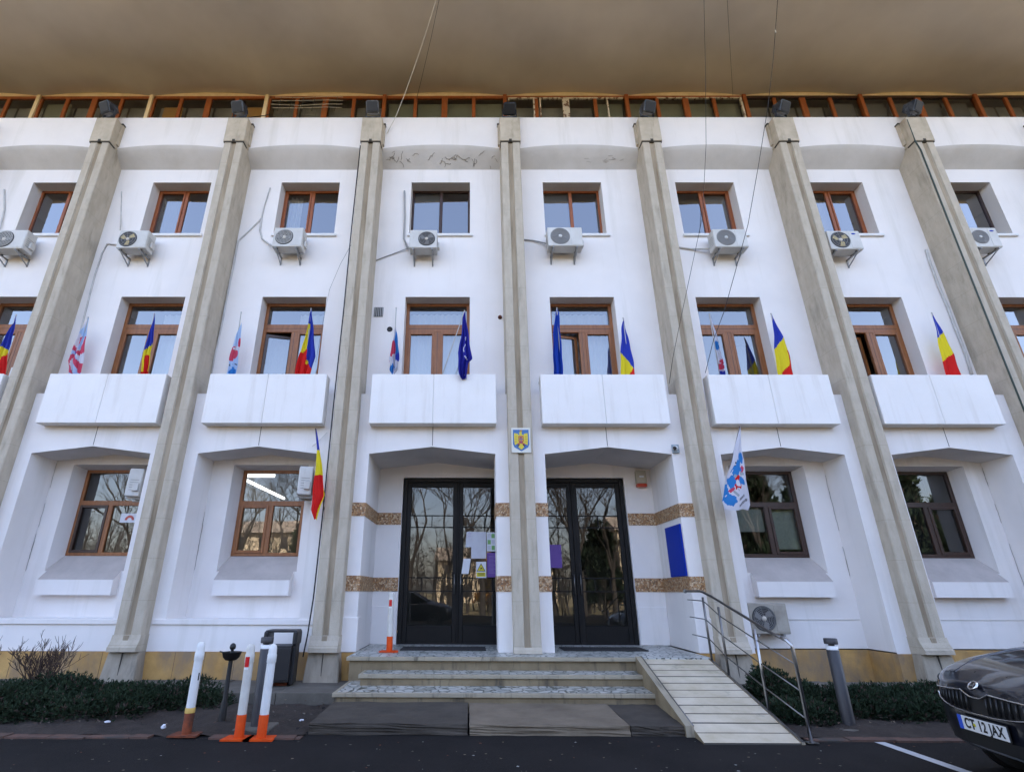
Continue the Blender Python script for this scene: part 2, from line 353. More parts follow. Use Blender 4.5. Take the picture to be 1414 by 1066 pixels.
    def build(s, name, parent=None, origin=None, fix=True):
        me = bpy.data.meshes.new(name)
        if origin is None: origin = WORLD.get(parent.name, Vector((0, 0, 0))) if parent is not None else Vector((0, 0, 0))
        origin = Vector(origin)
        me.from_pydata([(x-origin.x, y-origin.y, z-origin.z) for x, y, z in s.v], [], s.f)
        for m in s.mats: me.materials.append(m)
        me.polygons.foreach_set('material_index', s.m); me.polygons.foreach_set('use_smooth', s.sm)
        me.update()
        if fix:
            bm = bmesh.new(); bm.from_mesh(me); bmesh.ops.remove_doubles(bm, verts=bm.verts, dist=1e-5)
            bmesh.ops.recalc_face_normals(bm, faces=bm.faces); bm.to_mesh(me); bm.free()
        o = bpy.data.objects.new(name, me); COL.objects.link(o)
        if parent is not None:
            o.parent = parent
            o.location = origin - WORLD.get(parent.name, Vector((0, 0, 0)))
        else: o.location = origin
        WORLD[o.name] = origin
        return o
WORLD = {}
def tag(o, label=None, cat=None, group=None, kind=None):
    if label: o['label'] = label
    if cat: o['category'] = cat
    if group: o['group'] = group
    if kind: o['kind'] = kind
    return o
def thing(name, loc, label, cat, group=None):
    o = bpy.data.objects.new(name, None); COL.objects.link(o); o.location = loc; o.empty_display_size = 0.2
    WORLD[o.name] = Vector(loc)
    return tag(o, label, cat, group)

# ------------------------------------------------------------------ facade measurements
PX = {-5: -17.2, -4: -13.78, -3: -10.43, -2: -7.02, -1: -3.55, 0: -0.01, 1: 3.56, 2: 7.02, 3: 10.42, 4: 13.78, 5: 17.2}
BAYS = list(range(-5, 5))
WC = {-5: -15.05, -4: -11.63, -3: -8.50, -2: -5.16, -1: -1.787, 0: 1.605, 1: 5.03, 2: 8.345, 3: 11.63, 4: 15.05}
ARCH = {-5: (-16.75, -14.3), -4: (-13.3, -10.9), -3: (-9.91, -7.49), -2: (-6.53, -4.115), -1: (-3.06, -0.508), 0: (0.489, 3.052), 1: (4.033, 6.523), 2: (7.466, 9.892), 3: (10.85, 13.3), 4: (14.25, 16.7)}
BAL = {-5: (-16.7, -14.2), -4: (-13.25, -10.8), -3: (-9.82, -7.375), -2: (-6.46, -4.01), -1: (-3.065, -0.485), 0: (0.445, 3.02), 1: (3.93, 6.44), 2: (7.32, 9.74), 3: (10.75, 13.2), 4: (14.15, 16.6)}
W1C = {-5: -15.6, -4: -12.1, -3: -8.73, -2: -5.28, 1: 5.30, 2: 8.70, 3: 12.1, 4: 15.6}
YW, YF = 0.63, 0.94       # upper wall face, upper window frames
YA, YI, YE = 0.25, 0.97, 1.68   # lower wall face, niche back wall, entrance back wall
Z_PL = 0.60               # platform / plinth top
Z_LEDGE, Z_COVE, Z_PAR = 5.48, 11.89, 13.32

bld = thing('office_building', (0, 0.3, 0), 'white three-storey office building with concrete piers, balconies and a broad brown overhang on top', 'building')

def wall_panel(mb, x0, x1, z0, z1, y, holes, m):
    xs = sorted({x0, x1, *[h[0] for h in holes], *[h[1] for h in holes]}); zs = sorted({z0, z1, *[h[2] for h in holes], *[h[3] for h in holes]})
    xs = [x for x in xs if x0 <= x <= x1]; zs = [z for z in zs if z0 <= z <= z1]
    for a, b in zip(xs, xs[1:]):
        for c, d in zip(zs, zs[1:]):
            mx, mz = (a+b)/2, (c+d)/2
            if any(h[0] < mx < h[1] and h[2] < mz < h[3] for h in holes): continue
            mb.face([(a, y, c), (b, y, c), (b, y, d), (a, y, d)], m)
def reveal(mb, h, y0, y1, m, msoff=None, splay=0.0):
    x0, x1, z0, z1 = h; s = splay
    mb.face([(x0, y0, z0), (x0, y0, z1), (x0+s, y1, z1-s*.6), (x0+s, y1, z0)], m)
    mb.face([(x1, y0, z0), (x1-s, y1, z0), (x1-s, y1, z1-s*.6), (x1, y0, z1)], m)
    mb.face([(x0, y0, z1), (x1, y0, z1), (x1-s, y1, z1-s*.6), (x0+s, y1, z1-s*.6)], msoff or m)
    mb.face([(x0, y0, z0), (x0+s, y1, z0), (x1-s, y1, z0), (x1, y0, z0)], m)

# ---- upper wall with the openings of two storeys
HW = 0.757
W3 = {k: (WC[k]-HW, WC[k]+HW, 9.82, 11.47) for k in BAYS}
W2 = {k: (WC[k]-HW, WC[k]+HW, 5.56, 8.06) for k in BAYS}
mb = MB()
wall_panel(mb, -21, 21, Z_LEDGE-0.3, 12.2, YW, list(W3.values())+list(W2.values()), plaster)
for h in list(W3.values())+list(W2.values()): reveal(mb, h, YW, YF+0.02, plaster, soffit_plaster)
mb.build('wall', bld)

# ---- parapet with shallow arches and cove soffit
mb = MB()
for k in range(-6, 6):
    xa = PX.get(k, -20.6); xb = PX.get(k+1, 20.6)
    N = 16
    arc = lambda t: 12.20+0.18*(1-abs(2*t-1)**2.2)
    for j in range(N):
        t0, t1 = j/N, (j+1)/N; a, b = xa+(xb-xa)*t0, xa+(xb-xa)*t1
        mb.face([(a, 0.27, arc(t0)), (b, 0.27, arc(t1)), (b, 0.27, Z_PAR), (a, 0.27, Z_PAR)], plaster)
        zs = 6
        for q in range(zs):
            u0, u1 = q/zs, (q+1)/zs
            def cv(t, u): return arc(t)*(1-u)+(Z_COVE)*u - 0.05*math.sin(PI*u)*(1-u)
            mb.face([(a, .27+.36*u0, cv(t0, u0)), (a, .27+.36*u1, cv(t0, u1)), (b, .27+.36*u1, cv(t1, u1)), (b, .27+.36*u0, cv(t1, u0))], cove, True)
mb.face([(-20.6, .27, Z_PAR), (20.6, .27, Z_PAR), (20.6, .47, Z_PAR), (-20.6, .47, Z_PAR)], plaster)
mb.face([(-20.6, .47, 13.0), (20.6, .47, 13.0), (20.6, .47, Z_PAR), (-20.6, .47, Z_PAR)], plaster)
mb.face([(-20.6, .47, 13.0), (20.6, .47, 13.0), (20.6, 1.25, 13.0), (-20.6, 1.25, 13.0)], pavement)
par = mb.build('parapet', bld)
# flaking paint on the cove left of the middle pier
mb = MB(); rc = random.Random(3)
def covep(x, u):
    t = (x-PX[-1])/(PX[0]-PX[-1]); a = 12.20+0.18*(1-abs(2*t-1)**2.2)
    return Vector((x, .27+.36*u-0.003, a*(1-u)+Z_COVE*u-0.05*math.sin(PI*u)*(1-u)-0.004))
for _ in range(34):
    x = rc.uniform(PX[-1]+.35, PX[0]-.35); u = rc.choice([rc.uniform(.5, .9), rc.uniform(.45, .7), rc.uniform(.2, .5)]); pts = []
    if rc.random() < .35: x = PX[-1]+rc.uniform(.3, .7)
    a = rc.uniform(-.5, .5)
    for j in range(rc.randint(3, 7)):
        if not (PX[-1]+.28 < x < PX[0]-.28 and .06 < u < .96): break
        pts.append(covep(x, u)); a += rc.uniform(-.9, .9); x += .035*math.cos(a); u += .08*math.sin(a)
    if len(pts) > 2: mb.tube(pts, .0045, crack, 4)
for _ in range(10):
    x = rc.uniform(1.9, 2.9); u = rc.uniform(.35, .7); pts = []; a = rc.uniform(-.5, .5)
    for j in range(4):
        t = (x-PX[0])/(PX[1]-PX[0]); aa = 12.20+0.18*(1-abs(2*t-1)**2.2)
        pts.append(Vector((x, .27+.36*u-0.002, aa*(1-u)+Z_COVE*u-0.05*math.sin(PI*u)*(1-u)-0.003))); a += rc.uniform(-.7, .7); x += .04*math.cos(a); u += .05*math.sin(a)
    mb.tube(pts, .0025, crack, 4)
mb.build('paint_flake', par)

# ---- lower wall bays with pointed niches
def gable(k, t):
    return 4.19+0.148*(1-abs(2*t-1))
for k in BAYS:
    xa, xb = PX[k], PX[k+1]; a0, a1 = ARCH[k]; am = (a0+a1)/2
    entry = k in (-1, 0); left = k < -1
    yb = YE if entry else YI
    zf = Z_PL if entry else (1.12 if left else Z_PL+0.02)
    mb = MB()
    zbot = Z_PL
    mb.face([(xa, YA, zbot), (a0, YA, zbot), (a0, YA, 4.19), (xa, YA, 4.19)], plaster)
    mb.face([(a1, YA, zbot), (xb, YA, zbot), (xb, YA, 4.19), (a1, YA, 4.19)], plaster)
    mb.face([(xa, YA, 4.19), (a0, YA, 4.19), (am, YA, 4.338), (am, YA, Z_LEDGE), (xa, YA, Z_LEDGE)], plaster)
    mb.face([(am, YA, 4.338), (a1, YA, 4.19), (xb, YA, 4.19), (xb, YA, Z_LEDGE), (am, YA, Z_LEDGE)], plaster)
    mb.face([(xa, YA, Z_LEDGE), (xb, YA, Z_LEDGE), (xb, YW, Z_LEDGE), (xa, YW, Z_LEDGE)], plaster)
    if left:
        mb.face([(a0, YA, zbot), (a1, YA, zbot), (a1, YA, zf), (a0, YA, zf)], plaster)
        mb.face([(a0, YA, zf), (a1, YA, zf), (a1, yb, zf), (a0, yb, zf)], plaster)
        mb.rbox(xa+.27, xb-.27, YA-.03, YA+.02, 1.035, 1.125, plaster, .008)
    # niche sides, pointed soffit, back wall
    yl_, yr_ = (.9 if k == 0 else yb), (.9 if k == -1 else yb)
    mb.face([(a0, YA, zf), (a0, yl_, zf), (a0, yl_, 4.19), (a0, YA, 4.19)], plaster)
    mb.face([(a1, YA, zf), (a1, YA, 4.19), (a1, yr_, 4.19), (a1, yr_, zf)], plaster)
    if k < -1 or k in (1, 2):
        rq = random.Random(k+50); xx = a0+.004 if k < 0 else a1-.004
        sg = 1 if k < 0 else -1
        for _ in range(5):
            z = rq.uniform(1.3, 3.8); pts = []
            for j in range(6): pts.append((xx+sg*rq.uniform(0, .012), yb-.004-rq.uniform(0, .01), z)); z += rq.uniform(.05, .14)
            mb.tube([p for p in pts if p[2] < 4.15], .0035, hair_crack, 4)
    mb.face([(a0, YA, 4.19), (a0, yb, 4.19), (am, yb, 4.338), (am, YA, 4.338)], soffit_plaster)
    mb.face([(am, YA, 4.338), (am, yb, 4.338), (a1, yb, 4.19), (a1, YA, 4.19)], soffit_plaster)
    if entry:
        h = (-2.52, -.05, Z_PL, 4.0) if k == -1 else (.08, 2.44, Z_PL, 4.0)
        wall_panel(mb, a0 if k == -1 else .015, .015 if k == -1 else a1, zf, 4.19, yb, [h], plaster); reveal(mb, h, yb, yb+.09, plaster)
        if k == -1:
            mb.face([(a1, .9, 4.19), (.489, .9, 4.19), (.489, yb, 4.19), (a1, yb, 4.19)], soffit_plaster)
            mb.face([(a1, .9, zf), (.489, .9, zf), (.489, .9, 4.19), (a1, .9, 4.19)], plaster)
    else:
        c = W1C[k]; h = (c-.80, c+.80, 1.62, 4.12)
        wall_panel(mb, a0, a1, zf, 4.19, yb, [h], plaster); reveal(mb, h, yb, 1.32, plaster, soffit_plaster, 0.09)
        # sloped apron under the window
        F = lambda y: 1.80+(y-.78)*.475/.53
        mb.prism([(.965, F(.965)), (.78, 1.80), (.78, 1.52), (.975, 1.52)], 'x', c-.745, c+.745, plaster)
        mb.face([(c-.745, .779, 1.802), (c+.745, .779, 1.802), (c+.745, .964, F(.964)+.002), (c-.745, .964, F(.964)+.002)], apron_top)
        mb.face([(c-.80, .966, F(.966)), (c+.80, .966, F(.966)), (c+.71, 1.325, F(1.325)), (c-.71, 1.325, F(1.325))], apron_top)
        mb.face([(c-.80, .968, 1.61), (c+.80, .968, 1.61), (c+.80, .968, F(.966)), (c-.80, .968, F(.966))], plaster)
    mb.face([(a0, yb, 4.19), (a1, yb, 4.19), (am, yb, 4.338)], plaster)
    # shadow joint at the middle of the bay
    mb.box(am-.006, am+.006, YA-.002, YA+.004, 4.36, 4.78, joint_m) if k not in (-5, 4) else None
    mb.build('wall', bld)
    # plinth
    mb = MB()
    if not entry:
        if left:
            mb.box(xa+.2, xb-.2, YA-.035, YA+.1, 0.0, Z_PL-.005, yellow_stone)
            for j in range(1, 6): mb.box(xa+.27+j*.53, xa+.275+j*.53, YA-.037, YA, .15, Z_PL-.006, joint_m)
        else:
            mb.box(xa+.2, a0+.02, YA-.035, YA+.1, 0, Z_PL, yellow_stone); mb.box(a1-.02, xb-.2, YA-.035, YA+.1, 0, Z_PL, yellow_stone)
            mb.box(a0+.021, a1-.021, YI-.035, YI+.05, 0, Z_PL, yellow_stone)
            mb.box(a0-.05, a0+.03, YA+.1, YI+.05, 0, Z_PL-.002, yellow_stone); mb.box(a1-.03, a1+.05, YA+.1, YI+.05, 0, Z_PL-.002, yellow_stone)
            # floor of the niche below the plinth and thin drip line on the plaster
            mb.box(a0+.03, a1-.03, YI-.012, YI+.02, 1.115, 1.125, cove)
        mb.build('plinth', bld)

mb = MB(); mb.box(-3.4, -2.99, YA-.036, YA+.06, 0, Z_PL-.006, yellow_stone); mb.build('plinth', bld)
mb = MB(); mb.box(2.94, 3.4, YA-.036, YA+.06, 0, Z_PL-.006, yellow_stone); mb.build('plinth', bld)
# entry cladding: pebble bands, white plinth blocks
for (x0, x1, side) in ((-3.31, -3.06, -1), (-.508, -.25, 1), (.24, .489, -1), (3.052, 3.32, 1)):
    for z0, z1 in ((1.605, 1.875), (2.96, 3.215)):
        mb = MB()
        mb.box(x0, x1, YA-.012, YA+.01, z0, z1, pebbles)
        xe = -3.06 if x0 < -3 else (-.508 if x0 < 0 else (.489 if x0 < 1 else 3.052))
        sgn = 1 if xe in (-3.06, .489) else -1
        mb.box(min(xe, xe+.012*sgn), max(xe, xe+.012*sgn), YA-.012, (YE-.013 if xe in (-3.06, 3.052) else .91), z0, z1, pebbles)
        if xe == -3.06: mb.box(-3.06, -2.53, YE-.012, YE+.004, z0, z1, pebbles)
        if xe == 3.052: mb.box(2.45, 3.052, YE-.012, YE+.004, z0, z1, pebbles)
        mb.build('stone_band', bld)
for b_ in ((-3.42, -3.035, YA-.035, YA+.3, Z_PL, 1.165), (3.03, 3.4, YA-.035, YA+.3, Z_PL, 1.165), (-3.04, -2.535, YE-.018, YE+.05, Z_PL, 1.32), (2.455, 3.04, YE-.018, YE+.05, Z_PL, 1.32)):
    mb = MB(); mb.rbox(*b_, plaster, .01); mb.build('plinth_block', bld)

# ---- balconies
for k in BAYS:
    x0, x1 = BAL[k]; xm = (x0+x1)/2
    mb = MB()
    mb.rbox(x0, xm-.004, 0.0, .26, 4.755, 5.83, panel_white, .012); mb.rbox(xm+.004, x1, 0.0, .26, 4.755, 5.83, panel_white, .012)
    mb.box(xm-.006, xm+.006, .012, .2, 4.77, 5.82, cove)
    mb.build('balcony', bld)

# ---- piers with groove, foot, pedestal and cap
for k, x in PX.items():
    if abs(k) == 5: continue
    mb = MB(); w, g, c = .24, .05, .016
    base = 0.62 if k in (0,) else 0.88
    plan = [(-w, .66), (-w, c), (-w+c, 0), (-g-.015, 0), (-g, .035), (g, .035), (g+.015, 0), (w-c, 0), (w, c), (w, .66)]
    n = len(plan)
    for j in range(n-1):
        (u, v), (u2, v2) = plan[j], plan[j+1]
        mm = groove_c if j == 4 else concrete
        mb.face([(x+u, v, base), (x+u2, v2, base), (x+u2, v2, 12.25), (x+u, v, 12.25)], mm)
    zb = Z_PL+.005 if k in (0, ) else .61
    if k not in (0,):
        prof = [(0.0, .88), (-.02, .80), (-.075, .70), (-.09, .69), (-.09, .62), (0.06, .61), (.3, .61), (.3, .88)]
        mb.prism(prof, 'x', x-w-.012, x+w+.012, concrete)
        mb.box(x-.045, x+.045, -.022, .0, .72, .875, groove_c)
    else:
        prof = [(0.0, .70), (-.02, .66), (-.03, .605), (.3, .605), (.3, .70)]
        mb.prism(prof, 'x', x-w-.004, x+w+.004, concrete)
    p = mb.build('pier', bld)
    if k != 0:
        mb = MB()
        b = bmesh.new(); bmesh.ops.create_cube(b, size=1)
        for v in b.verts:
            low = v.co.z < 0
            v.co = Vector((x+v.co.x*(.62 if low else .53), .17+v.co.y*(.40 if low else .32)-(.02 if low else 0), .08 if low else .608))
        bmesh.ops.bevel(b, geom=list(b.edges), offset=.012, segments=2, affect='EDGES'); mb.addbm(b, pedestal_c); b.free()
        mb.box(x-.004, x+.004, -.03, .05, .17, .6, joint_m)
        mb.build('pedestal', p)
    mb = MB()
    mb.rbox(x-.262, x+.262, -.03, .30, 12.205, 12.99, cap_c, .014)
    mb.box(x-.255, x+.255, -.012, .2, 12.175, 12.21, joint_m)
    mb.box(x-.035, x+.035, -.034, 0, 12.19, 12.26, joint_m)
    sd = -1 if x > -1 else 1
    mb.box(x+sd*.262, x+sd*.30, .18, .27, 12.3, 12.97, cap_c); mb.box(x+sd*.262, x+sd*.315, .16, .27, 12.96, 12.995, joint_m)
    mb.build('pier_cap', p)

# ---- windows
def frame_rect(mb, x0, x1, z0, z1, y0, y1, t, m, b=.006):
    mb.rbox(x0, x0+t, y0, y1, z0, z1, m, b, seg=1); mb.rbox(x1-t, x1, y0, y1, z0, z1, m, b, seg=1)
    mb.rbox(x0+t-.002, x1-t+.002, y0+.002, y1-.002, z1-t, z1-.001, m, b, seg=1); mb.rbox(x0+t-.002, x1-t+.002, y0+.002, y1-.002, z0+.001, z0+t, m, b, seg=1)
def pane(mb, x0, x1, z0, z1, y, m):
    mb.face([(x0, y, z0), (x1, y, z0), (x1, y, z1), (x0, y, z1)], m)
def drape(name, parent, x0, x1, z0, z1, y, m, amp=.02, fr=9, trim=0):
    mb = MB()
    mb.grid(lambda u, v: (x0+(x1-x0)*u, y+amp*math.sin(u*(x1-x0)*2*PI*fr/1.4+1.3*math.sin(v*3))+.01*math.sin(u*23), z0+(z1-z0)*v), 60, 6, m)
    return mb.build(name, parent)

for k in BAYS:
    # third storey: two sashes
    x0, x1, z0, z1 = W3[k]; fm = {-1: wood_dark, 0: wood_red, 2: wood_red, 3: wood_dark}.get(k, wood_red)
    mb = MB(); frame_rect(mb, x0, x1, z0+.02, z1, YF, YF+.07, .055, fm)
    c = WC[k]; mb.rbox(c-.042, c+.042, YF+.004, YF+.066, z0+.07, z1-.05, fm, .006, seg=1)
    if k in (-2, -3, 2, 1): frame_rect(mb, (x0+.055 if k < 0 else c+.04), (c-.04 if k < 0 else x1-.055), z0+.075, z1-.055, YF-.018, YF+.05, .045, fm)
    w = mb.build('window', bld)
    mb = MB(); pane(mb, x0+.04, c, z0+.05, z1-.04, YF+.035, glass); pane(mb, c, x1-.04, z0+.05, z1-.04, YF+.036, glass); mb.build('pane', w, fix=False)
    mb = MB(); mb.rbox(x0-.03, x1+.07, YW-.06, YF+.01, z0-.05, z0+.018, sill_white, .01); mb.build('sill', w)
    if k in (-1, 0): mb = MB(); mb.grid(lambda u, v: (x0+.06+(c-x0-.1)*u, YF+.12, z0+.1+1.5*v), 2, 2, blind_gray); mb.build('blind_or_backing', w)
    if k == 1: mb = MB(); mb.grid(lambda u, v: (c+.05+(x1-c-.1)*u, YF+.12, z0+.1+1.5*v), 2, 2, blind_gray); mb.build('blind_or_backing', w)
    if k in (-3, 2): drape('curtain', w, x0+.05, c-.03, z0+.05, z1-.06, YF+.22, blind_gray, .02, 9)
    if k in (-2, 3): drape('curtain', w, x0+.05, x0+.42, z0+.05, z1-.06, YF+.22, curtain_w, .02, 12)
    # second storey: transom light over two casements
    x0, x1, z0, z1 = W2[k]; fm = wood
    mb = MB(); frame_rect(mb, x0, x1, z0, z1, YF, YF+.08, .075, fm)
    mb.rbox(x0+.07, x1-.07, YF-.004, YF+.07, 7.285, 7.49, fm, .008, seg=1)
    mb.box(x0+.075, x1-.075, YF-.007, YF, 7.375, 7.385, wood_dark)
    mb.rbox(c-.075, c+.075, YF-.004, YF+.07, z0+.07, 7.29, fm, .008, seg=1); mb.box(c-.004, c+.004, YF-.007, YF, z0+.1, 7.28, wood_dark)
    op = 0 if k in (-2, 0, 2) else None
    frame_rect(mb, c+.07, x1-.07, z0+.08, 7.29, YF-.012, YF+.06, .06, fm)
    if op is None: frame_rect(mb, x0+.07, c-.07, z0+.08, 7.29, YF-.012, YF+.06, .06, fm)
    w = mb.build('window', bld)
    mb = MB(); pane(mb, x0+.07, x1-.07, 7.48, z1-.07, YF+.035, glass); pane(mb, c+.07, x1-.07, z0+.07, 7.29, YF+.036, glass)
    if op is None: pane(mb, x0+.07, c-.07, z0+.07, 7.29, YF+.036, glass)
    mb.build('pane', w, fix=False)
    if op is not None:   # left casement stands ajar, turned inward
        mb = MB(); M = Matrix.Translation((x0+.08, YF+.03, 0)) @ Matrix.Rotation(math.radians(14), 4, 'Z'); ww = c-.07-x0-.08
        for b in ((0, .065, z0+.09, 7.25), (ww-.065, ww, z0+.09, 7.25)): mb.box(b[0], b[1], 0, .05, b[2], b[3], fm if k != -2 else wood_dark, M)
        mb.box(.06, ww-.06, .001, .049, 7.185, 7.25, fm if k != -2 else wood_dark, M); mb.box(.06, ww-.06, .001, .049, z0+.09, z0+.16, fm, M)
        mb.face([M @ Vector(p) for p in ((.05, .025, z0+.1), (ww-.05, .025, z0+.1), (ww-.05, .025, 7.22), (.05, .025, 7.22))], glass)
        mb.build('open_casement', w, fix=False)
    if k in (-1, 0): drape('curtain', w, x0+.05, x1-.05, z0, 7.92, YF+.30, curtain_w, .022, 10)
    if k in (-2, -3): drape('curtain', w, c-.02, x1-.05, z0, 7.9, YF+.30, curtain_w, .02, 9)
    if k == -2: drape('curtain', w, x0+.05, c-.1, z0, 7.3, YF+.45, blind_gray, .02, 8)
    if k == 1: drape('curtain', w, c+.0, x1-.05, z0, 7.2, YF+.5, blind_gray, .02, 7)
    # ground floor
    if k not in (-1, 0):
        c1 = W1C[k]; x0, x1, z0, z1 = c1-.71, c1+.71, 2.275, 4.075
        fm = wood if k < 0 else wood_dark
        mb = MB(); frame_rect(mb, x0, x1, z0, z1, 1.29, 1.36, .07, fm)
        mb.rbox(x0+.06, x1-.06, 1.287, 1.355, 3.30, 3.405, fm, .006, seg=1); mb.rbox(c1-.05, c1+.05, 1.287, 1.355, z0+.06, 3.31, fm, .006, seg=1)
        sx = (x0+.06, c1-.045) if k < 0 else (c1+.045, x1-.06)
        frame_rect(mb, sx[0], sx[1], z0+.06, 3.31, 1.27, 1.34, .055, wood_dark if k == -3 else fm)
        w = mb.build('window', bld)
        mb = MB(); pane(mb, x0+.05, x1-.05, 3.39, z1-.06, 1.325, low_glass); pane(mb, x0+.05, c1, z0+.05, 3.31, 1.326, low_glass); pane(mb, c1, x1-.05, z0+.05, 3.31, 1.327, low_glass)
        mb.build('pane', w, fix=False)
        if k == 1:
            mb = MB(); pane(mb, x0+.06, c1-.05, 2.80, 3.31, 1.40, blind_green); pane(mb, c1+.05, x1-.06, 2.45, 3.31, 1.401, blind_green); mb.build('blind_or_backing', w)
        if k == 2:
            mb = MB(); pane(mb, x0+.06, x1-.06, 2.3, 4.0, 1.9, interior_dark); mb.build('blind_or_backing', w)  # dark sheet standing in for the unlit room behind the glass

# ---- strip windows under the overhang
Y5 = 1.2
for k in range(-5, 5):
    xa, xb = PX[k], PX[k+1]; W = xb-xa
    mb = MB()
    pw = .055
    pm = tympan if k in (-5, -4, -3, -2) else wood_red
    mb.rbox(xa-pw, xa+pw, Y5-.05, Y5+.08, 13.0, 15.24, pm, .008, seg=1)
    if pm is not tympan: pass
    else: mb.box(xa+pw, xa+pw+.07, Y5, Y5+.07, 13.0, 15.2, wood_red)
    mb.box(xa+pw, xb-pw, Y5, Y5+.07, 15.13, 15.225, wood_red if k < 2 else wood_dark)
    mb.box(xa+pw, xb-pw, Y5, Y5+.07, 13.0, 14.0, tympan)
    xs = [xa+.06+(W-.12)*t for t in (.25, .5, .75)]
    for j, x in enumerate(xs):
        t = .085 if j == 1 else .05
        if k == 0 and j == 1: t = .10
        mb.rbox(x-t, x+t, Y5-.01, Y5+.06, 14.0, 15.135, peeled if (k == 0 and j == 1) else wood_red, .006, seg=1)
    if k == 0:
        for x in (xa+.11, xs[0]-.075, xs[0]+.11, xs[2]+.4*W/4): mb.box(x-.02, x+.02, Y5-.02, Y5+.05, 14.0, 15.13, peeled)
        mb.box(xa+.1, xb-.1, Y5-.015, Y5+.05, 15.10, 15.15, peeled)
    if k == 1:
        mb.box(xb-.13, xb-.075, Y5-.02, Y5+.05, 14.0, 15.15, peeled); mb.box(xa+.9, xb-.1, Y5-.015, Y5+.05, 15.11, 15.15, peeled)
    w = mb.build('window', bld)
    mb = MB(); pane(mb, xa+.06, xb-.06, 14.0, 15.14, Y5+.03, strip_glass); mb.build('pane', w, fix=False)
    q = [xa+.06]+xs+[xb-.06]
    for j in range(4):
        mb = MB(); mb.face([(q[j]+.03, Y5+.34, 14.0), (q[j+1]-.03, Y5+.34, 14.0), (q[j+1]-.03, Y5+.34, 15.13), (q[j]+.03, Y5+.34, 15.13)], strip_backing); mb.build('blind_or_backing', w)  # added pale backing behind every pane, brightens the dark window strip
    for (kk, js, m_) in ((-3, (0, 3), blind_orange), (-1, (0, 1, 2, 3), blind_olive), (1, (0, 1, 2, 3), blind_olive), (-4, (0,), blind_olive), (0, (3,), blind_olive), (2, (3,), blind_gray), (3, (0, 1, 2, 3), blind_gray)):
        if kk == k:
            for j in js:
                mb = MB(); mb.face([(q[j]+.05+(.18 if m_ is blind_orange else 0), Y5+.2, 14.0), (q[j+1]-.02, Y5+.2, 14.0), (q[j+1]-.02, Y5+.2, 15.0 if m_ is blind_orange else 15.13), (q[j]+.05+(.18 if m_ is blind_orange else 0), Y5+.2, 15.0 if m_ is blind_orange else 15.13)], m_); mb.build('blind_or_backing', w)
# ---- overhang: shell soffit, edge, upper storey
def zsoff(x, y):
    d = Y5-y
    k = max(i for i in range(-6, 6) if (PX.get(i, -20.7 if i < 0 else 20.7)) <= max(-20.6, min(20.6, x)))
    a = PX.get(k, -20.7); b = PX.get(k+1, 20.7)
    t = min(1, max(0, (x-a)/(b-a)))
    return 15.235+.14*math.sin(PI*t)**.8*math.exp(-max(0, d)/.55)+.010*d*d+.055*math.sin(PI*t)*math.exp(-((d-1.2)/.9)**2)+.035*math.sin(x*1.1+d*1.7)*min(1, d)+.03*math.sin(x*.47-d*.9)*min(1, d)
mb = MB()
mb.grid(lambda u, v: (-21+42*u, Y5-.0-5.4*v, zsoff(-21+42*u, Y5-5.4*v)), 260, 40, shell)
mb.build('overhang_soffit', bld)
mb = MB()
mb.grid(lambda u, v: (-21+42*u, Y5-5.4, zsoff(-21+42*u, Y5-5.4)*(1-v)+18.5*v), 200, 1, plaster)
mb.box(-21, 21, Y5-5.39, 15, 18.5, 18.7, plaster)
mb.grid(lambda u, v: (-21+42*u, Y5+.01, 15.2+v*.22), 100, 1, tympan)
mb.build('overhang_edge', bld)
mb = MB()
mb.box(-21, 21, 14.6, 15, 0, 18.5, far_wall)
for s in (-1, 1):
    mb.box(min(s*21, s*20.7), max(s*21, s*20.7), YW, 14.6, 0, 15.6, plaster)
    mb.box(min(s*21, s*20.7), max(s*21, s*20.7), -4.1, 14.6, 15.7, 18.5, plaster)
    mb.box(min(s*17.2, s*21), max(s*17.2, s*21), YA, YA+.3, 0, Z_LEDGE, plaster)
mb.build('wall', bld)
mb = MB()
for z in (5.42, 8.75, 11.95): mb.box(-20.6, 20.6, YW+.34, 6.0, z-.12, z, interior)
mb.box(-20.6, 20.6, 2.0, 6.0, .3, .55, interior)
for z0, z1 in ((.6, 5.3), (5.43, 8.62), (8.76, 11.8), (13.0, 15.6)): mb.box(-20.6, 20.6, 6.0, 6.1, z0, z1, interior)
mb.box(-20.6, 20.6, 1.3, 6, 15.4, 15.5, interior); mb.box(-20.6, 20.6, 1.3, 6, 12.9, 13.0, interior)
for k, x in PX.items():
    mb.box(x-.06, x+.06, 2.2, 6.0, .6, 5.3, interior)
    mb.box(x-.06, x+.06, YF+.2, 6.0, 5.43, 8.62, interior); mb.box(x-.06, x+.06, YF+.2, 6.0, 8.76, 11.8, interior)
mb.build('interior', bld)
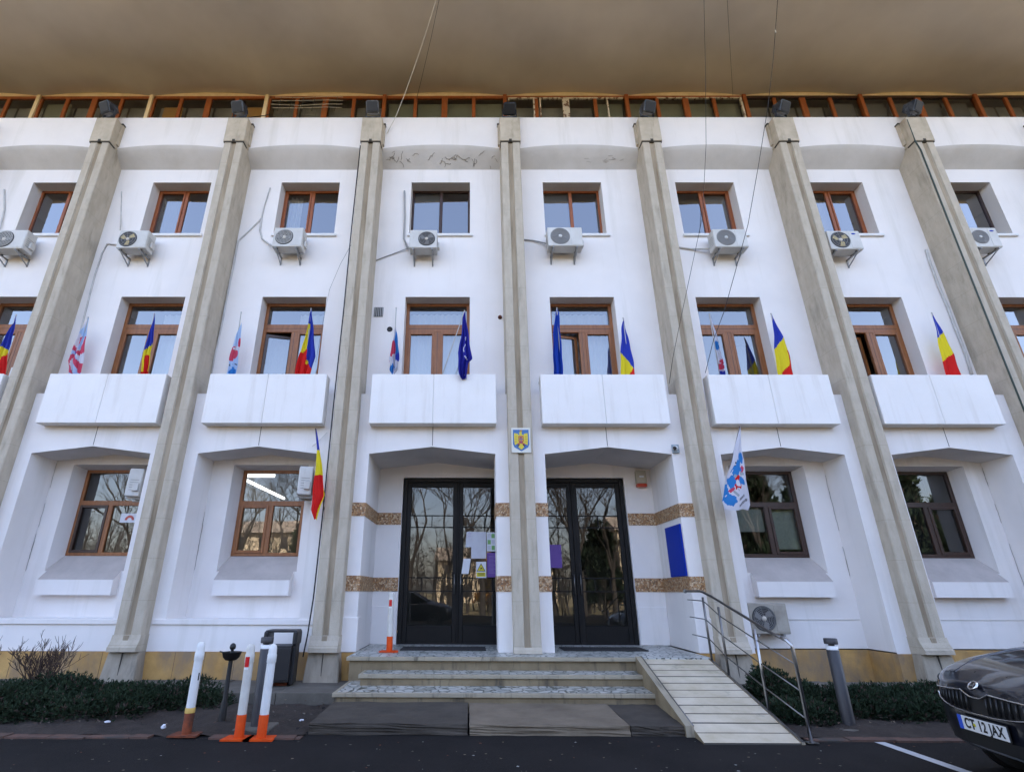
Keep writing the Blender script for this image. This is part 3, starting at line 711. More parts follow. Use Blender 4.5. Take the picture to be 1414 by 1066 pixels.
# ---- entrance doors
def doorset(x0, x1, lab):
    mb = MB(); zt = 3.985; zb = Z_PL+.006
    frame_rect(mb, x0, x1, zb-.05, zt, 1.715, 1.80, .085, black_metal)
    mb.rbox((x0+x1)/2-.02, (x0+x1)/2+.02, 1.71, 1.79, zb, zt-.08, black_metal, .005, seg=1)
    fr = mb.build('door_frame', bld)
    for (a, b) in ((x0+.085, (x0+x1)/2-.02), ((x0+x1)/2+.02, x1-.085)):
        mb = MB(); t = .095
        mb.rbox(a, a+t, 1.735, 1.785, zb+.005, zt-.09, black_metal, .006, seg=1); mb.rbox(b-t, b, 1.735, 1.785, zb+.005, zt-.09, black_metal, .006, seg=1)
        mb.rbox(a+t, b-t, 1.737, 1.783, zt-.20, zt-.091, black_metal, .006, seg=1); mb.rbox(a+t, b-t, 1.737, 1.783, zb+.006, .95, black_metal, .006, seg=1)
        for z in (3.165, 2.915, 1.875, 1.61): mb.box(a+t, b-t, 1.745, 1.775, z-.011, z+.011, black_metal)
        mb.box((a+b)/2-.009, (a+b)/2+.009, 1.747, 1.773, 2.92, 3.16, black_metal)
        for q in (.3, .68): mb.box(a+t+(b-a-2*t)*q-.008, a+t+(b-a-2*t)*q+.008, 1.747, 1.773, 1.61, 1.87, black_metal)
        d = mb.build('door', bld)
        mb = MB(); pane(mb, a+t-.01, b-t+.01, .94, zt-.19, 1.762, door_glass); mb.build('pane', d, fix=False)
        mb = MB(); hx = b-t/2 if a < (x0+x1)/2-.3 else a+t/2
        mb.tube([(hx, 1.70, 1.55), (hx, 1.70, 1.95)], .013, steel_dark); mb.tube([(hx, 1.735, 1.58), (hx, 1.70, 1.58)], .01, steel_dark); mb.tube([(hx, 1.735, 1.92), (hx, 1.70, 1.92)], .01, steel_dark)
        mb.build('handle', d)
doorset(-2.50, -.06, '')
doorset(.09, 2.42, '')
# ================================================================== ground
def sheet(name, x0, x1, y0, y1, z, m, zb=None):
    mb = MB()
    if zb is None: mb.face([(x0, y0, z), (x1, y0, z), (x1, y1, z), (x0, y1, z)], m)
    else: mb.box(x0, x1, y0, y1, zb, z, m)
    return tag(mb.build(name), kind='structure')
sheet('ground', -400, 400, -400, 400, -0.06, park_ground_m)
sheet('road', -60, 60, -18.5, 3, 0.0, asphalt)
KY = -2.86   # kerb line
# planting beds left and right of the entrance (uneven soil)
def bed(x0, x1, y0, y1, seed):
    r = random.Random(seed); ph = [r.uniform(0, 6) for _ in range(6)]
    mb = MB()
    mb.grid(lambda u, v: (x0+(x1-x0)*u, y0+(y1-y0)*v, .012+.05*min(1, 6*min(v, 1-v))*min(1, 12*min(u, 1-u))*(1+.5*math.sin(9*u*(x1-x0)/3+ph[0])+.4*math.sin(7*v+ph[1]+5*u)) + .018*math.sin(31*u*(x1-x0)/3+ph[2]+19*v)), 90, 24, soil)
    return tag(mb.build('soil_bed'), kind='structure')
bed(-21, -2.98, KY, -1.0, 1); bed(2.86, 21, KY, -1.0, 2)
mb = MB(); rk = random.Random(5)
for (xa, xb) in ((-21, -4.75), (-4.05, -2.98), (2.9, 21)):
    x = xa
    while x < xb:
        L_ = rk.uniform(.42, .55); e = min(x+L_, xb)
        mb.box(x+.006, e-.006, KY-.13+rk.uniform(-.012, .012), KY+.02, -.05, .012+rk.uniform(0, .016), kerb_red); x = e
tag(mb.build('kerb'), kind='structure')
# pavement slabs against the building
mb = MB(); rk = random.Random(9)
for (xa, xb) in ((-21, -3.0), (2.86, 21)):
    x = xa
    while x < xb-.01:
        e = min(x+1.15+rk.uniform(-.1, .1), xb)
        mb.box(x+.006, e-.006, -1.02, .26, -.05, .165+rk.uniform(-.006, .006), pavement); x = e
tag(mb.build('pavement'), kind='structure')
mb = MB(); mb.face([(3.64, KY-.13, .005), (3.76, KY-.13, .005), (3.95, -7.3, .005), (3.83, -7.3, .005)], white_paint)
mb.face([(-6.55, KY-.13, .005), (-6.95, KY-.13, .005), (-7.25, -6.2, .005), (-7.10, -6.2, .005)], white_paint)
tag(mb.build('parking_line'), kind='structure')

# ================================================================== entrance steps, ramp, railing
stp = thing('entrance_steps', (0, -.5, 0), 'wide stone entrance steps with marble treads leading up to the two glass doors', 'steps')
mb = MB()
mb.box(-3.0, 2.95, -.42, 1.80, 0.0, Z_PL-.05, riser_m)
mb.build('platform_base', stp)
mb = MB(); mb.box(-3.04, 2.97, -.45, 1.80, Z_PL-.05, Z_PL-.002, mosaic); mb.build('platform_top', stp)
mb = MB(); mb.rbox(-3.045, 1.80, -.475, -.40, Z_PL-.058, Z_PL+.001, nosing, .008); mb.build('nosing', stp)
for (x0, x1, y, z) in ((-2.745, 1.72, -.93, .405), (-2.985, 1.66, -1.55, .25)):
    mb = MB(); mb.box(x0+.03, x1, y+.03, -.42, 0, z-.055, riser_m); mb.build('riser', stp)
    mb = MB(); mb.box(x0+.01, x1, y+.05, -.421, z-.055, z-.002, mosaic); mb.build('tread', stp)
    mb = MB(); mb.rbox(x0, x1, y, y+.075, z-.056, z, nosing, .008)
    mb.rbox(x0, x0+.06, y+.075, -.42, z-.056, z-.0005, nosing, .008); mb.build('nosing', stp)
for (x0, x1, m_, lab, dz) in ((-2.95, -1.045, slab_dark, 'dark worn concrete slab left of the seam before the steps', 0.012), (-1.02, .905, slab_pale, 'pale concrete slab in the middle before the steps', 0.0), (.92, 1.64, slab_dark, 'short dark concrete slab beside the ramp curb', -.006)):
    mb = MB(); b = bmesh.new(); bmesh.ops.create_cube(b, size=1)
    for v in b.verts: v.co = Vector(((x0+x1)/2+v.co.x*(x1-x0)-(.0 if v.co.y > 0 else 0), -2.16+v.co.y*1.2, .05+v.co.z*.12+dz+(.02 if v.co.y > 0 and v.co.z > 0 else 0)))
    bmesh.ops.subdivide_edges(b, edges=list(b.edges), cuts=7, use_grid_fill=True); rr = random.Random(int(x0*10))
    for v in b.verts:
        if abs(v.co.z) > .0: v.co += Vector((rr.uniform(-.006, .006), rr.uniform(-.010, .010), rr.uniform(-.005, .005)))
    mb.addbm(b, m_); b.free()
    tag(mb.build('concrete_slab', origin=((x0+x1)/2, -2.16, 0)), lab, 'slab')
rmp = thing('access_ramp', (2.25, -1.8, 0), 'sloping pale stone wheelchair ramp beside the entrance steps', 'ramp')
xl0, xr0, xl1, xr1 = 1.775, 2.86, 1.64, 2.74
ya, yz = -.56, -3.11
NR = 11
mb = MB()
def rp(u, v, dz=0): return Vector(((xl0+(xl1-xl0)*v)*(1-u)+(xr0+(xr1-xr0)*v)*u, ya+(yz-ya)*v, (Z_PL-.005)*(1-v)+.012*v+dz))
rr = random.Random(4)
for j in range(NR):
    v0, v1 = j/NR+.004, (j+1)/NR-.004; d = rr.uniform(-.003, .003)
    P = [rp(0, v0, d), rp(1, v0, d), rp(1, v1, d), rp(0, v1, d)]
    mb.face(P, ramp_m); mb.face([P[3], P[2], P[2]-Vector((0, 0, .03)), P[3]-Vector((0, 0, .03))], joint_m)
mb.build('ramp_slab', rmp)
mb = MB()
mb.face([rp(0, 0, -.012), rp(1, 0, -.012), rp(1, 1, -.012), rp(0, 1, -.012)], joint_m)
for s in (0, 1):
    a, b = rp(s, 0, -.001), rp(s, 1, -.001); mb.face([a, b, (b.x, b.y, -.02), (a.x, a.y, -.02)], riser_m)
mb.build('ramp_side', rmp)
mb = MB()
for s, (w0, w1), hgt in ((0, (-.10, .0), .035), (1, (0, .04), .012)):
    a0, a1 = rp(s, 0), rp(s, .88 if s == 0 else 1)
    P = [(a0.x+w0, a0.y, a0.z+hgt), (a0.x+w1, a0.y, a0.z+hgt), (a1.x+w1, a1.y, a1.z+hgt), (a1.x+w0, a1.y, a1.z+hgt)]
    mb.face(P, nosing if s == 0 else steel_dark); mb.face([P[0], P[3], (P[3][0], P[3][1], -.02), (P[0][0], P[0][1], -.02)], riser_m)
    mb.face([P[1], P[2], (P[2][0], P[2][1], P[2][2]-hgt-.01), (P[1][0], P[1][1], P[1][2]-hgt-.01)], nosing); mb.face([P[2], P[3], (P[3][0], P[3][1], -.02), (P[2][0], P[2][1], -.02)], nosing)
a0, a1 = rp(0, 0), rp(0, .88)
mb.tube([a0+Vector((-.002, 0, .036)), a1+Vector((-.002, 0, .036))], .008, steel_dark, 6)
mb.build('ramp_curb', rmp)
ral = thing('ramp_railing', (2.84, -1.9, 0), 'stainless steel handrail with three thin bars along the ramp', 'railing')
def rx(y):
    v = (y-ya)/(yz-ya); return xr0+(xr1-xr0)*v+.02+.05*max(0, v)
def rz(y): return (Z_PL-.005)*(1-(y-ya)/(yz-ya)) if y < ya else Z_PL
posts = [-.64, -1.22, -2.30, -3.08]
for j, y in enumerate(posts):
    mb = MB(); x = rx(y); top = rz(y)+(.95 if j < 3 else 1.02)
    if j == 3:
        mb.tube([(x+.06, y, .01), (x+.055, y, .98), (x+.05, y+.01, 1.02), (x+.03, y+.05, 1.06), (x+.0, y+.10, 1.085)], .021, steel, 12)
        mb.box(x+.0, x+.12, y-.05, y+.05, .012, .02, steel)
    else: mb.tube([(x, y, rz(y)-.02), (x, y, top)], .018, steel_dark if j < 2 else steel, 10)
    mb.build('post', ral)
mb = MB(); hp = [(2.86, .02, 1.62), (2.86, -.6, 1.62), (2.86, -.72, 1.605)] + [(rx(y)+.01*(i), y, rz(y)+1.05-.01*i) for i, y in enumerate((-1.0, -1.6, -2.2, -2.7))] + [(rx(-2.98), -2.98, 1.085)]
mb.tube(hp, .0195, steel_dark, 12)
mb.lathe([(0, -.036), (.02, -.03), (.034, -.012), (.036, 0), (.034, .012), (.02, .03), (0, .036)], steel, Matrix.Translation((2.86, .04, 1.62)), 16)
mb.build('handrail', ral)
for q in (.78, .50, .22):
    mb = MB(); f = q
    mb.tube([(2.86, -.02, Z_PL+f+.10), (2.86, -.6, Z_PL+f+.09), (2.86, -.74, Z_PL+f+.07)] + [(rx(y), y, rz(y)+f+.04) for y in (-1.22, -2.3)] + [(rx(-3.06)+.05, -3.06, rz(-3.06)+f+.02)], .0085, steel_dark, 8)
    mb.build('rail_bar', ral)

# ================================================================== bollards, bin, ashtray
def post(x, y, z, lean, kind, label, group):
    t = thing('flexible_post', (x, y, z), label, 'post', group)
    M = Matrix.Translation((x, y, z)) @ Matrix.Rotation(lean[0], 4, 'Y') @ Matrix.Rotation(lean[1], 4, 'X')
    bm_, um = {'rust': (post_rust, post_white), 'cream': (post_orange, post_cream), 'white': (post_orange, post_white)}[kind]
    R = .055
    mb = MB(); mb.lathe([(R, 0), (R, .25), (R-.001, .252)], bm_, M, 24)
    if kind == 'rust': mb.lathe([(R+.001, .235), (R+.002, .25), (R+.001, .285), (R-.002, .29)], post_peel, M, 24)
    mb.build('sleeve', t)
    mb = MB(); prof = [(R-.003, .25), (R-.004, .55), (R-.005, .78), (R-.005, .79), (R, .80), (R, .88), (R-.005, .89), (R-.005, .925), (R-.008, .955), (R*.70, .980), (R*.40, .995), (0, 1.0)]
    mb.lathe(prof, um, M, 24); mb.build('tube', t)
    if kind == 'cream':
        mb = MB(); mb.lathe([(R+.001, .75), (R+.001, .86)], refl_red, M, 6, a0=PI*1.3, a1=PI*1.62); mb.lathe([(R, .72), (R, .745)], refl_white, M, 6, a0=PI*1.3, a1=PI*1.62); mb.build('reflector', t)
    elif kind == 'rust':
        mb = MB(); mb.lathe([(R-.002, .70), (R-.002, .722)], refl_white, M, 8, a0=PI*1.25, a1=PI*1.75)
        mb.box(R-.02, R-.001, -.03, -.025, .58, .66, joint_m, M); mb.build('reflector', t)
    if kind != 'door':
        mb = MB()
        P = [(-.17, -.12), (.17, -.12), (.15, .10), (-.15, .10)]
        mb.prism(P, 'z', z+.004, z+.022, post_orange if kind != 'rust' else post_rust, None)
        i0 = len(mb.v)
        mb.v = [(a+x, b+y, c) for a, b, c in mb.v]; mb.build('base_plate', t)
    return t
post(-4.37, -2.86, 0.01, (.0, 0), 'rust', 'white plastic post with peeling rusty brown foot, leftmost of the posts', 'white traffic posts')
post(-3.70, -2.97, 0.0, (.0, 0), 'cream', 'dirty cream post with a red reflector and bright orange foot on the kerb', 'white traffic posts')
post(-3.44, -2.97, 0.0, (.012, 0), 'white', 'clean white post with bright orange foot and no reflector, in front of the bin', 'white traffic posts')
t = post(-2.45, .28, Z_PL, (-.012, 0), 'cream', 'white post with red reflector standing on the platform beside the left door', 'white traffic posts')
def bollard(x, y, label):
    t = thing('grey_bollard', (x, y, 0.02), label, 'bollard', 'grey metal bollards')
    M = Matrix.Translation((x, y, 0.0))
    mb = MB(); mb.lathe([(.072, .03), (.072, .90), (.066, .905), (0, .905)], grey_metal, M, 24); mb.build('shaft', t)
    mb = MB(); mb.lathe([(.068, .905), (.07, .95), (.06, .952), (0, .952)], refl_white, M, 24); mb.build('lamp_ring', t)
    mb = MB(); mb.lathe([(.036, .95), (.036, .972)], grey_metal, M, 16); mb.lathe([(0, .97), (.078, .972), (.08, .98), (.08, 1.035), (.074, 1.04), (0, 1.042)], grey_metal, M, 24); mb.build('cap', t)
    mb = MB(); mb.rbox(x-.22, x+.22, y-.2, y+.2, -.02, .045, pavement, .012); mb.build('base_plate', t)
bollard(-3.67, -2.52, 'grey bollard with flat cap behind the white posts by the bin')
bollard(3.75, -2.42, 'grey bollard with flat cap on a concrete pad right of the ramp')

t = thing('ash_stand', (-4.17, -2.37, .02), 'black iron stand with half-round bowl and ball finial next to the rusty post', 'ashtray')
M = Matrix.Translation((-4.17, -2.37, 0.0))
mb = MB(); mb.lathe([(.045, .0), (.042, .25), (.03, .30), (.026, .84)], black_iron, M, 16); mb.build('stem', t)
mb = MB(); mb.lathe([(.02, .745), (.07, .755), (.105, .79), (.122, .845), (.128, .85), (.112, .848), (.095, .80), (.03, .775)], black_iron, M, 24)
mb.tube([(-4.17-.12, -2.37, .845), (-4.17-.165, -2.37, .855)], .008, black_iron, 8); mb.build('bowl', t)
mb = MB(); mb.lathe([(.03, .77), (.02, .86), (.018, .875), (.034, .885), (.04, .91), (.034, .935), (.018, .952), (0, .957)], black_iron, M, 20); mb.build('finial', t)

t = thing('litter_bin', (-4.18, -.30, .165), 'black litter bin with raised hood standing on the pavement against the wall', 'bin')
M = Matrix.Translation((-4.17, -.34, .165)) @ Matrix.Rotation(math.radians(4), 4, 'Z')
mb = MB(); mb.rbox(-.20, .20, -.17, .19, .06, .60, bin_black, .012, M); mb.rbox(-.20, .20, -.185, -.165, .09, .56, bin_black, .008, M); mb.build('body', t)
mb = MB()
for s in (-1, 1): mb.rbox(min(s*.195, s*.255), max(s*.195, s*.255), -.10, .17, .02, .82, bin_black, .012, M); mb.rbox(min(s*.2, s*.275), max(s*.2, s*.275), -.19, .19, .60, .82, bin_black, .03, M)
mb.rbox(-.255, .255, -.17, .19, .795, .83, bin_black, .012, M); mb.rbox(-.16, .16, -.05, .15, 0.0, .07, post_rust, .01, M)
mb.build('hood', t)
mb = MB(); mb.lathe([(0, 0), (.028, 0), (.032, .002), (.034, .0)], pipe_grey, M @ Matrix.Translation((-.085, -.187, .48)) @ Matrix.Rotation(PI/2, 4, 'X'), 20); mb.build('lock', t)

# door mats
for x0, x1, lab in ((-2.30, -.72, 'black rubber doormat in front of the left glass door'), (.70, 2.25, 'black rubber doormat in front of the right glass door')):
    mb = MB(); mb.rbox(x0, x1, .55, 1.15, Z_PL+.001, Z_PL+.016, mat_rubber, .005)
    for j in range(30): mb.box(x0+.03+(x1-x0-.06)*j/30, x0+.05+(x1-x0-.06)*j/30, .57, 1.13, Z_PL+.015, Z_PL+.019, mat_rubber)
    tag(mb.build('doormat', origin=((x0+x1)/2, .85, Z_PL)), lab, 'doormat')

# ================================================================== signs and boxes at the entrance
def poster(name, x0, x1, z0, z1, y, m, label, cat, skew=0.0, extra=None):
    mb = MB(); P = [(x0, z0), (x1-skew, z0), (x1, z1), (x0+skew, z1)]
    mb.prism(P, 'y', y, y+.002, m)
    t = mb.build(name, origin=((x0+x1)/2, y, z0)); tag(t, label, cat)
    if extra: extra(t)
    return t
DY = 1.733
def p_head(t):
    mb = MB(); 
    for z in (2.79, 2.76, 2.72): mb.box(-1.06, -.85, DY-.001, DY, z, z+.006, purple_l)
    mb.box(-.86, -.80, DY-.001, DY, 2.66, 2.68, sign_black); mb.build('printed_lines', t)
poster('notice', -1.112, -.89, 2.50, 2.822, DY, paper, 'large pale notice at the upper left of the papers on the left door', 'notice', .02, p_head)
def p_mid(t):
    mb = MB(); mb.box(-.885, -.80, DY-.002, DY-.001, 2.38, 2.48, red_p); mb.box(-.875, -.80, DY-.002, DY-.001, 2.30, 2.37, teal_p); mb.box(-.76, -.70, DY-.002, DY-.001, 2.28, 2.35, red_p)
    for z in (2.60, 2.66, 2.72): mb.box(-.86, -.69, DY-.002, DY-.001, z, z+.005, purple_l)
    mb.build('printed_squares', t)
poster('notice', -.99, -.67, 2.265, 2.82, DY-.003, paper, 'tall white notice with red and teal printed squares on the left door', 'notice', 0, p_mid)
poster('notice', -1.20, -1.0, 1.955, 2.262, DY, paper_w, 'blank white sheet hanging crooked on the left door below the other papers', 'notice', .045)
def p_warn(t):
    cx = -.78; mb = MB()
    mb.prism([(cx-.095, 2.005), (cx+.095, 2.005), (cx, 2.17)], 'y', DY-.0045, DY-.004, sign_black)
    mb.prism([(cx-.073, 2.018), (cx+.073, 2.018), (cx, 2.147)], 'y', DY-.0055, DY-.005, sign_yellow)
    mb.prism([(cx-.03, 2.03), (cx+.01, 2.06), (cx+.035, 2.04), (cx+.015, 2.085), (cx-.02, 2.08), (cx-.005, 2.06)], 'y', DY-.0065, DY-.006, sign_black)
    mb.box(cx-.095, cx+.095, DY-.0045, DY-.004, 1.90, 1.985, sign_yellow)
    for z in (1.955, 1.93): mb.box(cx-.07, cx+.07, DY-.0055, DY-.005, z, z+.012, sign_black)
    mb.build('warning_triangle', t)
poster('warning_sign', -.885, -.67, 1.875, 2.20, DY-.003, paper_w, 'white sign with yellow warning triangle on the left door', 'sign', 0, p_warn)
def p_lines(x0, x1):
    def f(t):
        mb = MB()
        for i in range(14): mb.box(x0+.03, x1-.03-.02*(i % 3), DY-.002, DY-.001, 1.97+i*.026, 1.976+i*.026, purple_l)
        mb.build('printed_lines', t)
    return f
poster('poster', -.648, -.44, 1.89, 2.385, DY, purple, 'purple poster on the left door next to the warning sign', 'poster', 0, p_lines(-.648, -.44))
poster('poster', .69, .955, 2.08, 2.555, DY, purple, 'purple poster on the glass of the right door', 'poster')
def p_green(t):
    mb = MB()
    for i, z in enumerate((2.44, 2.56, 2.69)):
        for j, x in enumerate((-.635, -.55)): mb.box(x, x+.07, DY-.002, DY-.001, z, z+.09, green_p if (i+j) % 2 else paper)
    mb.build('printed_squares', t)
poster('poster', -.652, -.44, 2.415, 2.81, DY, paper_w, 'green and white poster at the upper right of the left door', 'poster', 0, p_green)

mb = MB(); mb.rbox(3.022, 3.05, .30, 1.12, 1.885, 2.835, blue_sign, .004)
tag(mb.build('blue_notice_board', origin=(3.03, .7, 1.88)), 'plain bright blue panel on the side wall right of the entrance', 'sign')
t = thing('alarm_box', (2.81, 1.66, 3.9), 'beige alarm siren box with red strobe high right of the doors', 'alarm')
mb = MB(); mb.rbox(2.70, 2.93, 1.57, 1.678, 3.86, 4.15, alarm_w, .018); mb.rbox(2.77, 2.87, 1.56, 1.575, 3.99, 4.03, paper_w, .004); mb.build('casing', t)
mb = MB(); mb.rbox(2.705, 2.925, 1.572, 1.672, 3.785, 3.858, alarm_r, .014); mb.build('strobe', t)
t = thing('security_camera', (3.125, .22, 4.28), 'small white security camera on a grey plate beside the right arch', 'camera')
mb = MB(); mb.rbox(3.06, 3.20, .205, .248, 4.21, 4.385, cam_g, .008); mb.build('back_plate', t)
M = Matrix.Translation((3.13, .19, 4.30)) @ Matrix.Rotation(math.radians(-38), 4, 'Z') @ Matrix.Rotation(math.radians(100), 4, 'X')
mb = MB(); mb.lathe([(0, -.02), (.035, -.018), (.045, 0), (.045, .085), (.04, .10)], cam_w, M, 18); mb.build('housing', t)
mb = MB(); mb.lathe([(0, .101), (.033, .101), (.036, .098), (.036, .09)], sign_black, M, 18); mb.build('lens', t)

# coat of arms plate on the middle pier
t = thing('coat_of_arms', (0, -.02, 4.15), 'square plate with a golden eagle on a blue shield on the middle pier', 'emblem')
ex, ez, es = -.007, 4.40, .235
mb = MB(); mb.rbox(ex-.19, ex+.19, -.03, -.008, 4.145, 4.655, emb_plate, .006); mb.build('plate', t)
def pr(poly, y0, m): 
    mb.prism([(ex+u*es*.72, ez+v*es) for u, v in poly], 'y', -.03-y0, -.0295, m)
mb = MB(); pr([(-.92, .92), (.92, .92), (.95, -.35), (.80, -.62), (.3, -.82), (0, -.95), (-.3, -.82), (-.80, -.62), (-.95, -.35)], .004, emb_blue); mb.build('blue_shield', t)
mb = MB()
pr([(-.12, .50), (-.30, .42), (-.36, .55), (-.78, .62), (-.82, .30), (-.80, -.10), (-.74, -.45), (-.40, -.30), (-.24, -.50), (-.34, -.60), (0, -.84), (.34, -.60), (.24, -.50), (.40, -.30), (.74, -.45), (.80, -.10), (.82, .30), (.78, .62), (.36, .55), (.30, .42), (.12, .50), (.10, .70), (-.04, .76), (-.14, .68), (-.26, .60)], .008, gold_p)
pr([(-.12, .74), (.14, .74), (.16, .90), (.0, .86), (-.14, .90)], .010, gold_d)
for s in (-1, 1):
    for q in range(3): pr([(s*.44, .3-.2*q), (s*.76, .34-.24*q), (s*.76, .30-.24*q), (s*.44, .26-.2*q)], .010, gold_d)
    pr([(s*.18, -.34), (s*.46, -.50), (s*.42, -.56), (s*.16, -.42)], .011, sign_black)
mb.build('eagle', t)
mb = MB(); pr([(-.30, .36), (.30, .36), (.30, -.12), (.0, -.34), (-.30, -.12)], .012, emb_red)
pr([(-.28, .10), (.28, .10), (.28, .06), (-.28, .06)], .014, emb_blue); pr([(-.02, .34), (.02, .34), (.02, -.28), (-.02, -.28)], .014, emb_blue)
for (u, v) in ((-.15, .2), (.15, .2), (-.14, -.03), (.13, -.03)): pr([(u-.06, v-.05), (u+.06, v-.05), (u+.03, v+.07), (u-.04, v+.06)], .015, gold_p)
pr([(-.42, -.30), (-.12, -.20), (-.10, -.28), (-.38, -.42)], .015, emb_red); pr([(.42, -.30), (.12, -.24), (.10, -.30), (.38, -.44)], .015, emb_red)
mb.build('red_shield', t)

# vents on the wall of the second storey
t = thing('vent_grille', (-3.15, .62, 7.65), 'small square black slatted vent beside the left pier of the centre bay', 'vent')
mb = MB(); mb.box(-3.255, -3.045, .615, .628, 7.53, 7.77, sign_black); mb.build('backing', t)
mb = MB()
for j in range(5): mb.box(-3.24+.042*j, -3.222+.042*j, .60, .616, 7.53, 7.77, pipe_grey)
mb.build('slat', t)
mb = MB(); M = Matrix.Translation((-2.868, .63, 7.205)) @ Matrix.Rotation(PI/2, 4, 'X')
mb.lathe([(0, .004), (.048, .004), (.05, .012), (.062, .014), (.066, 0)], sign_black, M, 20); tag(mb.build('vent_pipe', origin=(-2.868, .63, 7.2)), 'round black vent hole left of the centre-left window', 'vent')
mb = MB(); M = Matrix.Translation((-.33, .63, 7.515)) @ Matrix.Rotation(PI/2, 4, 'X')
mb.lathe([(0, .06), (.03, .06), (.045, .03), (.05, 0)], post_rust, M, 14); tag(mb.build('rusty_fitting', origin=(-.33, .63, 7.51)), 'small rusty round fitting on the wall beside the middle pier', 'fitting')
mb = MB(); mb.rbox(.49, .575, .60, .63, 5.85, 5.91, pipe_grey, .006); tag(mb.build('junction_box', origin=(.53, .63, 5.85)), 'tiny grey junction box on the white wall right of the middle pier', 'box')

# ================================================================== floodlights
lamp0 = None
for k in range(-3, 4):
    x = PX[k]; tilt = {-3: (-.25, 30), -2: (-.1, 14), -1: (.05, 0), 0: (0, 0), 1: (-.05, -22), 2: (.2, -32), 3: (.25, -38)}[k]
    t = thing('floodlight', (x, .10, 12.99), {-3: 'grey floodlight on the leftmost pier cap in view', -2: 'grey floodlight on the second pier cap from the left', -1: 'grey floodlight on the pier cap left of the entrance middle', 0: 'boxy dark floodlight on the middle pier above the coat of arms', 1: 'grey floodlight on the pier cap right of the entrance middle', 2: 'grey floodlight on the second pier cap from the right', 3: 'grey floodlight on the rightmost pier cap in view'}[k], 'floodlight', 'floodlights on the pier caps')
    M = Matrix.Translation((x, .02, 12.99)) @ Matrix.Rotation(math.radians(-tilt[1]*.6), 4, 'Z')
    mb = MB(); mb.rbox(-.185, .185, -.06, .08, 0.0, .03, lamp_body, .005, M)
    for s in (-1, 1): mb.rbox(min(s*.170, s*.190), max(s*.170, s*.190), -.03, .03, .01, .29, lamp_body, .004, M)
    mb.build('bracket', t)
    H = M @ Matrix.Translation((0, -.06, .30)) @ Matrix.Rotation(math.radians(28 if k else 55), 4, 'X') @ Matrix.Scale(1.18, 4)
    mb = MB(); b = bmesh.new(); bmesh.ops.create_cube(b, size=1)
    for v in b.verts:
        back = v.co.y > 0
        v.co = Vector((v.co.x*(.22 if back else .285), v.co.y*.24, v.co.z*(.20 if back else .27)))
    bmesh.ops.bevel(b, geom=list(b.edges), offset=.022, segments=3, affect='EDGES'); mb.addbm(b, lamp_body, H); b.free()
    for j in range(5): mb.box(-.10+.05*j-.006, -.10+.05*j+.006, .10, .145, -.085, .085, lamp_body, H)
    mb.build('housing', t)
    mb = MB(); mb.rbox(-.115, .115, -.128, -.117, -.105, .105, lamp_glass, .006, H); mb.build('glass', t)

